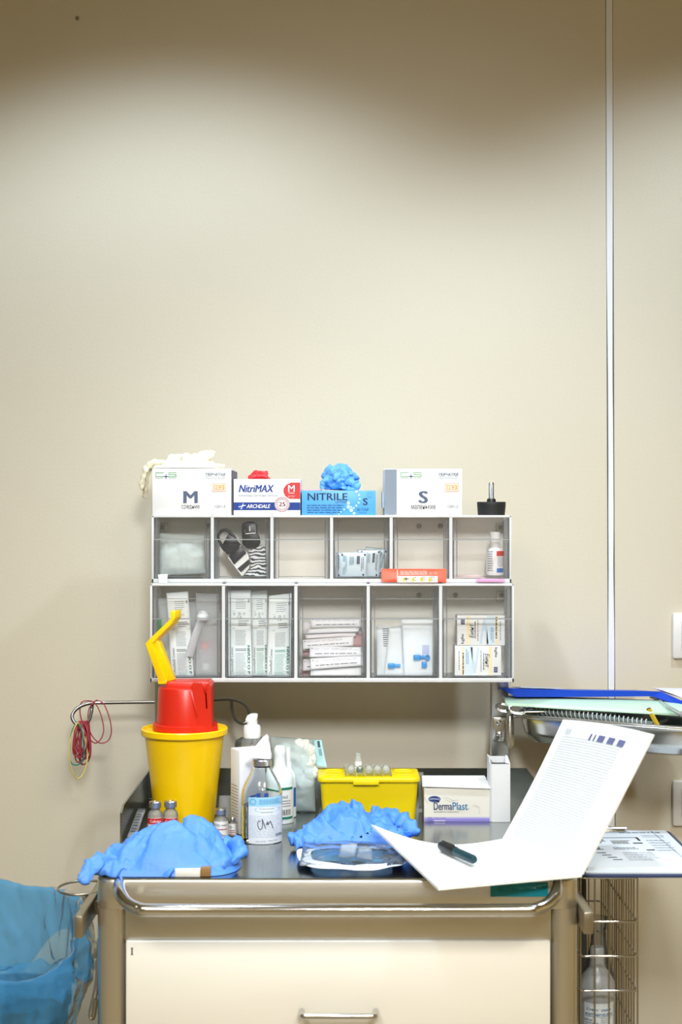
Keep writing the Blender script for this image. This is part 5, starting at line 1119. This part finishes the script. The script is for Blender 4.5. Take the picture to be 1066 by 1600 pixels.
mb = MB(); mb.pillow((-.004, 2.10, pz+.012), (.020, 2.098, pz+.012), (.024, 2.13, pz+.024), (.0, 2.135, pz+.024), .008, C_pouch, 10, 8, .9, .003, 2, 60); mb.pillow((.022, 2.10, pz+.010), (.045, 2.098, pz+.010), (.045, 2.13, pz+.018), (.024, 2.135, pz+.018), .008, C_pouch, 10, 8, .9, .003, 4, 60); mb.build('loose_film', t, 2.0)
# ------------------------------------------------------------------ open journal and pen
A_ = Vector((.2438, 2.225, .911)); B_ = Vector((.328, 2.003, .912)); C_ = Vector((.1293, 1.956, .906)); D_ = Vector((.045, 2.178, .943))
V_ = Vector((.0925, .004, .180)); 
jr = thing('open_journal', (.2, 2.1, T), 'open white lined journal at the front right, one page standing up', 'journal')
def page(c00, c10, c11, c01, curl, th, nu=20, nv=20):
    def f(u, v, e=0):
        p = c00.lerp(c10, u).lerp(c01.lerp(c11, u), v); return p+curl(u, v)
    return f
lyc = lambda u, v: Vector((0, 0, -.020*math.sin(math.pi*u)*(v)**1.0*.9-.014*math.sin(math.pi*u)*(1-v)*0+.0*v))
lf = page(B_, C_, D_, A_, lambda u, v: Vector((0, 0, -.018*math.sin(math.pi*u)*v+(.0 if True else 0))), 0)
def slab(mb, f, th, m, nu=24, nv=16):
    mb.grid(lambda u, v: f(u, v), nu, nv, m)
    mb.grid(lambda u, v: f(1-u, v)+Vector(th), nu, nv, m)
    mb.grid(lambda u, v: f(u, 0)+Vector(th)*v, nu, 1, m); mb.grid(lambda u, v: f(1-u, 1)+Vector(th)*v, nu, 1, m)
    mb.grid(lambda u, v: f(0, 1-u)+Vector(th)*v, nv, 1, m); mb.grid(lambda u, v: f(1, u)+Vector(th)*v, nv, 1, m)
M_jp = mat('journal_paper', (.93, .96, .97), .8)
mb = MB(); slab(mb, lf, (0, 0, -.004), M_jp); mb.build('lying_pages', jr, .8)
E_ = A_+V_; F_ = B_+Vector((.098, .003, .190))
uf = lambda u, v: A_.lerp(B_, u).lerp(E_.lerp(F_, u), v)+Vector((.0025*math.sin(math.pi*v*1.0)*(1-u), 0, .0035*math.sin(math.pi*u)*v))
nrm = V_.cross(B_-A_).normalized()
if nrm.y > 0: nrm = -nrm
mb = MB(); slab(mb, uf, -nrm*.0025, M_jp); mb.build('standing_page', jr, .8)
q = Print(lambda a, b: uf(a, 1-b)+nrm*.0008)
for i in range(42):
    b = .135+i*.0195
    for s_ in range(8): q.rect(.09+s_*.085, b, .09+(s_+1)*.085, b+.0028, 'a2b6c0')
for s_ in range(8): q.rect(.06+s_*.11, .052, .06+(s_+1)*.11, .054, 'd0dade')
q.text('100', .10, .07, .17, .115, 'c2ccd2', rot=90); q.text('журнал', .03, .08, .05, .14, 'c8d2d8', rot=90)
for a, b in ((.395, .415), (.445, .46), (.49, .56), (.60, .67), (.71, .78)):
    for s_ in range(1): q.poly([(a+.004, .088), (b+.004, .088), (b, .135), (a, .135)], '6a6f9c')
q.build('ruling', jr, 0)
pn0 = P(742, 1356, 2.045); pn1 = P(689, 1321, 2.135); pn0.z = lf(.42, .18).z+.0125; pn1.z = lf(.40, .62).z+.0135
M_pen = mat('dark_teal_plastic', (.01, .045, .06), .3)
t = thing('marker_pen', (pn0+pn1)/2, 'dark teal capped marker pen lying on the open journal', 'pen')
ax = (pn1-pn0); L0 = ax.length; Qp = Matrix.Translation(pn0) @ ax.to_track_quat('Z', 'Y').to_matrix().to_4x4()
MB().lathe([(0, 0), (.0045, .0005), (.0062, .004), (.0065, L0*.6), (0, L0*.6)], (0, 0, 0), M_pen, 24).build('barrel', t, .6, M=Qp)
MB().lathe([(.0068, L0*.55), (.0072, L0*.56), (.0074, L0*.93), (.006, L0*.99), (0, L0)], (0, 0, 0), M_black, 24).build('cap', t, .6, M=Qp)
MB().box(-.0015, .0015, .0066, .0088, L0*.6, L0*.95, M_black, .0005, M=Qp).build('clip', t)
# ------------------------------------------------------------------ steel dish on its swing bracket
ang = math.atan2(2.335-2.5, .55-.285); Mt = Matrix.Translation((.2865, 2.492, 0)) @ Matrix.Rotation(ang, 4, 'Z')
zr_ = Z(1114, 2.49)
dish = thing('steel_dish', (.40, 2.48, 0.99), 'shallow stainless steel dish on a bracket at the right upright', 'steel dish')
LX, LY = .335, .150
def dishp(u, v):
    # u round the outline, v from the floor centre out over the rim
    P_ = [(0, 0), (.55, 0), (.80, .004), (.93, .018), (.985, .040), (1.0, .052), (1.03, .054), (1.045, .052), (1.045, .047)]
    q = v*(len(P_)-1); i = min(int(q), len(P_)-2); r = q-i; s_ = P_[i][0]+(P_[i+1][0]-P_[i][0])*r; z = P_[i][1]+(P_[i+1][1]-P_[i][1])*r
    a = 2*math.pi*u; e = 4.2; ca, sa = math.cos(a), math.sin(a); k_ = (abs(ca)**e+abs(sa)**e)**(-1/e)
    ins = min(1, s_); w_ = LX/2*(s_ if s_ < 1 else 1)+(s_-1)*.15*(s_ > 1); h_ = LY/2*(s_ if s_ < 1 else 1)+(s_-1)*.15*(s_ > 1)
    if s_ < 1: w_ = LX/2-(1-s_)*LY/2*1.2 if s_ > .5 else s_*2*(LX/2-.5*LY/2*1.2)
    return Mt @ Vector((LX/2+ca*k_*w_, LY/2+sa*k_*h_, zr_-.054+z))
MB().grid(dishp, 96, 40, M_steel, wrap=True).build('dish', dish, 1.5)
MB().tube([dishp(i/64, 1.0)+Vector((0, 0, .001)) for i in range(64)], .0028, M_steel, 8, closed=True).build('rolled_rim', dish, 1.5)
br = MB().box(X(770, 2.553), X(792, 2.553), 2.551, 2.556, Z(1158, 2.553), Z(1120, 2.553), M_steel, .002).build('bracket_plate', dish)
for py in (1130, 1148): MB().lathe([(.0055, 0), (.005, .002), (.0025, .003), (.0022, .0015), (0, .0015)], (0, 0, 0), M_chrome, 18).build('bolt', br, M=Matrix.Translation(P(780.5, py, 2.551)) @ Matrix.Rotation(math.radians(90), 4, 'X'))
c = P(797, 1160, 2.545); MB().lathe([(.004, Z(1169, 2.545)), (.004, Z(1166, 2.545)), (.0075, Z(1165, 2.545)), (.0075, Z(1117, 2.545)), (.006, Z(1115, 2.545))], (c.x, c.y, 0), M_steel, 24).build('pivot', dish, .6)
MB().tube([(c.x, c.y, Z(1119, 2.545)), (c.x+.03, c.y-.01, Z(1117, 2.54))], .004, M_steel, 10).build('arm', dish)
# in the dish: spiral notebook, green folder, binder, scissors, pen
def on(lx_, ly_, z): return Mt @ Vector((lx_, ly_, z))
t = thing('spiral_notebook', on(.12, .06, zr_-.03), 'clear spiral-bound notebook under the green folder in the steel dish', 'notebook')
mb = MB(); mb.pillow(on(.05, .024, zr_-.001), on(.235, .024, zr_-.009), on(.235, .118, zr_-.008), on(.05, .118, zr_-.0), .006, mat('dark_grey_cover', (.16, .20, .20), .5), 10, 8, .1); mb.build('cover', t)
pts = []
for i in range(26*10+1):
    a = 2*math.pi*i/10; s_ = i/260; c = on(.040+.20*s_, .017, zr_+.006-.0085*s_); pts.append(c+Vector((0, 0, .0068*math.sin(a)))+(Mt.to_3x3() @ Vector((0, .0068*math.cos(a), 0))))
MB().tube(pts, .0010, mat('clear_spiral', (.62, .68, .68), .25), 5).build('spiral', t, 2.0)
mb = MB(); mb.tube([on(.035, .018, zr_+.005), on(.245, .018, zr_-.003)], .0050, clear('spiral_core', (.6, .7, .7), .4, .2, diff=(.55, .65, .65)), 10, flat=.9); mb.build('binding', t)
zg = zr_+.013
t = thing('green_folder', on(.14, .08, zg), 'pale green plastic folder lying in the steel dish under the blue binder', 'folder')
M_gf = mat('green_plastic_film', (.55, .78, .60), .35, sss=.2)
g = lambda a, b, d_: P(a, b, d_)
gq = [g(790, 1101, 2.48), g(1060, 1117, 2.38), g(1095, 1097, 2.50), g(786, 1088, 2.545)]
mb = MB(); mb.pillow(*gq, .004, M_gf, 30, 14, .1, .0006, 3, 12, bend=lambda u, v: Vector((0, 0, (.004*math.sin(math.pi*v)+.012*max(0, (u-.8)/.2)**2*0)))); mb.build('cover', t, 1.5)
MB().tube(smooth_path([P(1026, 1089, 2.56), P(1034, 1098, 2.46), P(1050, 1108, 2.38), P(1075, 1122, 2.32)], 5), .0035, C_pouch, 8).build('folded_edge', t, 1.5)
q = Print(lambda a, b: mb.front(a, 1-b, .0008))
for a in (.22, .78): q.rect(a, .05, a+.035, .09, '6a7468')
q.build('print', t, 0)
t = thing('blue_binder', P(920, 1085, 2.56), 'bright blue binder lying on top of the green folder at the right', 'binder')
M_bb = mat('royal_blue_plastic', (.0, .05, .50), .4)
xs0, xs1 = X(783, 2.49), X(1028, 2.49)
mb = MB(); b0 = P(783, 1075.5, 2.49); 
prof = lambda px, t0, b0_: [(X(px, 2.49), 2.49, Z(b0_, 2.49)), (X(px, 2.49), 2.49, Z(t0, 2.49)), (X(px, 2.49), 2.64, Z(t0, 2.49)-.016), (X(px, 2.49), 2.64, Z(t0, 2.49)-.0185)]
secs = [[Vector((p[0], min(p[1], 2.548), p[2]+(.0095 if p[1] > 2.6 else 0))) for p in prof(783, 1075, 1076.5)], [Vector((p[0], min(p[1], 2.552), p[2]+(.0095 if p[1] > 2.6 else 0))) for p in prof(806, 1076, 1089)], prof(812, 1076, 1089), prof(900, 1078.5, 1089), prof(1020, 1080, 1088)]
vs = [p for s_ in secs for p in s_]; fs = [(i*4+j, i*4+(j+1) % 4, (i+1)*4+(j+1) % 4, (i+1)*4+j) for i in range(4) for j in range(4)]+[(3, 2, 1, 0), (16, 17, 18, 19)]
mb.add(vs, [f[::-1] for f in fs], M_bb)
mb.prism([P(1020, 1080, 2.49), P(1020, 1088, 2.49), P(1068, 1105, 2.44), P(1090, 1111, 2.42), P(1090, 1106, 2.42), P(1034, 1080.5, 2.49)], (.02, .12, -.018), M_bb)
mb.build('cover', t, 0)
MB().prism([P(1036, 1079, 2.50), P(1066, 1090, 2.47), P(1100, 1094, 2.47), P(1100, 1080, 2.50)], (0, .09, -.006), mat('pale_violet_paper', (.72, .74, .90), .6)).build('paper_sheets', t, 0)
MB().prism([(X(815, 2.49), 2.495, Z(1075.6, 2.49)+.0008), (X(880, 2.49), 2.495, Z(1077.6, 2.49)+.0008), (X(880, 2.49), 2.63, Z(1077.6, 2.49)-.0145), (X(815, 2.49), 2.63, Z(1075.6, 2.49)-.0145)], (0, 0, .001), mat('lit_binder_top', (.60, .76, .92), .4)).build('lit_top_strip', t, 0)  # light on the binder's top cover, put in as a pale blue strip
sc_ = thing('scissors', P(800, 1106, 2.49), 'steel scissors with two ring handles at the left end of the steel dish', 'scissors')
for (px, py, rx, rz, dd) in ((787, 1107, 11.5, 4.8, 0), (809, 1109.5, 13, 6, -.012)):
    for off in (0, .0035):
        c = P(px, py, 2.485+dd); MB().tube([c+Vector((rx/F*2.49*math.cos(a*math.pi/12), .006*math.sin(a*math.pi/12)+off, rz/F*2.49*math.sin(a*math.pi/12)+off*.5-.0016*math.cos(a*math.pi/12))) for a in range(24)], .0016, M_chrome, 8, closed=True).build('ring_handle', sc_, 1.5)
MB().tube([P(820, 1112, 2.47), on(.10, .045, zr_+.0075), on(.17, .05, zr_+.006)], [.003, .0035, .001], M_chrome, 8, flat=.5).build('blades', sc_, 1)
t = thing('gold_pen', P(1025, 1118, 2.36), 'yellow-gold pencil sticking up inside the steel dish', 'pencil')
mg = mat('gold_lacquer', (.55, .36, .02), .3, .3)
p0, p1 = P(1029, 1136, 2.375), P(1015, 1110, 2.405); MB().tube([p0, p1], .0042, mg, 6).build('barrel', t, .5); MB().tube([p1, p1+(p1-p0).normalized()*.003], .0040, mat('dark_pen_end', (.14, .06, .01), .4), 10).build('end', t)
# ------------------------------------------------------------------ wire basket, its contents and the clipboard
bx0, bx1, by0, by1, bz1, bz0 = .3455, X(997, 2.12), 2.12, 2.42, Z(1371, 2.12), .60
wb = thing('wire_basket', ((bx0+bx1)/2, 2.27, bz0), 'tall chrome wire basket hung on the right side of the cart', 'wire basket')
hz_ = [bz1, Z(1440, by0), Z(1494, by0), Z(1548, by0), .655, .602]
for i, z in enumerate(hz_):
    r = .0024 if i == 0 else .0019
    MB().tube([Vector((p.x, p.y, z)) for p in rrect(bx0, bx1, by0, by1, .006, 0, 3)], r, M_chrome, 8, closed=True).build('hoop', wb, 1.2)
mb = MB(); xs = [bx0+(bx1-bx0)*i/4 for i in range(5)]
for x in xs: mb.tube([(x, by0+.002, bz1), (x, by0+.002, bz0)], .0012, M_rail, 6)
mb.build('front_wires', wb, 1.2)
mb = MB()
for i in range(1, 16): mb.tube([(bx1-.002, by0+(by1-by0)*i/16, bz1), (bx1-.002, by0+(by1-by0)*i/16, bz0)], .0013, M_rail, 6)
mb.build('side_wires', wb, 1.2)
mb = MB()
for i in range(1, 16): mb.tube([(bx0+.002, by0+(by1-by0)*i/16, bz1), (bx0+.002, by0+(by1-by0)*i/16, bz0)], .0012, M_rail, 6)
mb.build('inner_side_wires', wb, 1.2)
mb = MB()
for x in xs: mb.tube([(x, by1-.002, bz1), (x, by1-.002, bz0)], .0012, M_rail, 6)
mb.build('back_wires', wb, 1.2)
mb = MB()
for i in range(17): mb.tube([(bx0, by0+(by1-by0)*i/16, bz0), (bx1, by0+(by1-by0)*i/16, bz0)], .0012, M_rail, 6)
mb.build('bottom_wires', wb, 1.2)
bdn = 2.17; c = Vector((X(933, bdn), bdn, 0)); k = bdn/F; zf = bz0+.0015
C_sb = mat('milky_infusion_plastic', (.55, .58, .60), .3, trans=.35, sss=.1)
t = thing('infusion_bottle', (c.x, c.y, zf), 'milky plastic infusion bottle with a blue-lettered white label inside the wire basket', 'infusion bottle')
MB().lathe([(0, zf), (27*k, zf), (28*k, zf+.003), (28*k, Z(1548, bdn)), (27*k, Z(1532, bdn)), (20*k, Z(1519, bdn)), (12*k, Z(1510, bdn)), (10.5*k, Z(1500, bdn)), (10.5*k, Z(1481, bdn)), (9*k, Z(1479, bdn)), (0, Z(1479, bdn))], c, C_sb, 40).build('bottle_body', t, .8)
q = Print(cyl(c, 28, bdn, .0005)); q.rect(911, 1559, 955, 1612, 'dfe8ee', 18); q.fn = cyl(c, 28, bdn, .0010)
q.text('Стерофундин', 914, 1566.5, 950, 1571.2, '2a6a98', bold=.01).text('изотонический', 912.5, 1573, 952, 1577.8, '2a6a98', bold=.01).rect(911.5, 1579, 954, 1579.6, '4a7a98', 10).text('500 мл', 911.5, 1583, 922, 1586.5, '3a4650').lines(912, 1588, 932, 1606, 6, '6a7680', 3, fill=.35).lines(934, 1581, 952, 1606, 8, '8a949c', 4, fill=.3)
q.build('label', t, 0)
t = thing('folded_packet', (.375, 2.33, bz0+.002), 'dark packet of folded supplies standing at the back of the wire basket', 'packet')
mb = MB(); mb.pillow((.352, 2.30, bz0+.003), (.385, 2.30, bz0+.003), (.385, 2.315, .868), (.352, 2.315, .868), .02, mat('slate_fabric', (.07, .08, .075), .7), 12, 20, .7, .004, 3, 40); mb.build('wrapper', t, 2)
t = thing('infusion_bottle', (.402, 2.30, bz0+.002), 'clear glass bottle standing behind the milky one in the wire basket', 'infusion bottle')
MB().lathe([(0, bz0+.002), (.022, bz0+.002), (.023, .70), (.012, .745), (.011, .765), (.013, .768), (.013, .785), (0, .785)], (.395, 2.255, 0), C_pet, 30).build('bottle_body', t, .6)
# clipboard on the basket
zc_ = bz1+.003
cl = thing('clipboard', (.44, 2.25, zc_), 'dark blue clipboard of printed forms resting across the wire basket', 'clipboard')
MB().prism(rrect(.345, .535, 2.105, 2.40, .012, zc_), (0, 0, .004), mat('navy_board', (.03, .05, .14), .4), .001).build('board', cl)
pf = [0]
def sheetp(name, x0, x1, y0, y1, z, rot, th, prn, label=None):
    M_ = Matrix.Translation(((x0+x1)/2, (y0+y1)/2, z)) @ Matrix.Rotation(math.radians(rot), 4, 'Z'); hw, hh = (x1-x0)/2, (y1-y0)/2
    MB().box(-hw, hw, -hh, hh, 0, th, mat('form_paper', (.76, .81, .86), .7), M=M_).build(name, cl, 0, label)
    q = Print(lambda a, b: M_ @ Vector((-hw+2*hw*a, hh-2*hh*b, th+.0004))); prn(q); q.build('print', cl, 0)
def form1(q):
    q.stroke([(.86, .02), (.93, .9)], .006, '8a98a8'); q.lines(.55, .05, .95, .09, 1, '7a8898', 3); q.stroke([(.45, .14), (.92, .14), (.92, .18), (.45, .18)], .006, '8a96a4'); q.lines(.72, .25, .93, .55, 5, '98a6b4', 5, fill=.25)
def form2(q):
    q.rect(.10, .10, .92, .12, '8c98a0'); q.lines(.1, .15, .5, .3, 5, '4a5058', 3, fill=.5); q.lines(.55, .2, .8, .32, 4, '7a7468', 4); q.rect(.90, .1, .93, .22, '2c3036'); q.rect(.80, .28, .92, .31, '3a3e44')
    q.lines(.1, .4, .4, .5, 3, '3f444a', 6, fill=.6); q.rect(.88, .5, .98, .53, '3a3e44'); q.lines(.5, .42, .8, .5, 2, '8a9098', 7)
    for i in range(4): q.rect(.25+.04*i, .58+.07*i, .36+.04*i, .60+.07*i, '50565e')
    q.lines(.55, .58, .95, .85, 5, 'a0a8b0', 8, fill=.25)
sheetp('form_sheet', .352, .527, 2.112, 2.392, zc_+.0042, 0, .002, form1)
sheetp('form_stack', .352, .478, 2.125, 2.335, zc_+.0064, 2, .005, form2)
mb = MB(); c0 = P(940, 1299, 2.385); c1 = P(979, 1299, 2.385); zq = zc_+.010
mb.tube([(c0.x-.02, 2.385, zq), (c1.x, 2.385, zq)], .0035, M_chrome, 12); mb.box(c0.x-.02, c1.x-.003, 2.372, 2.388, zc_+.0065, zc_+.0085, M_chrome, .0006); mb.build('clip', cl)
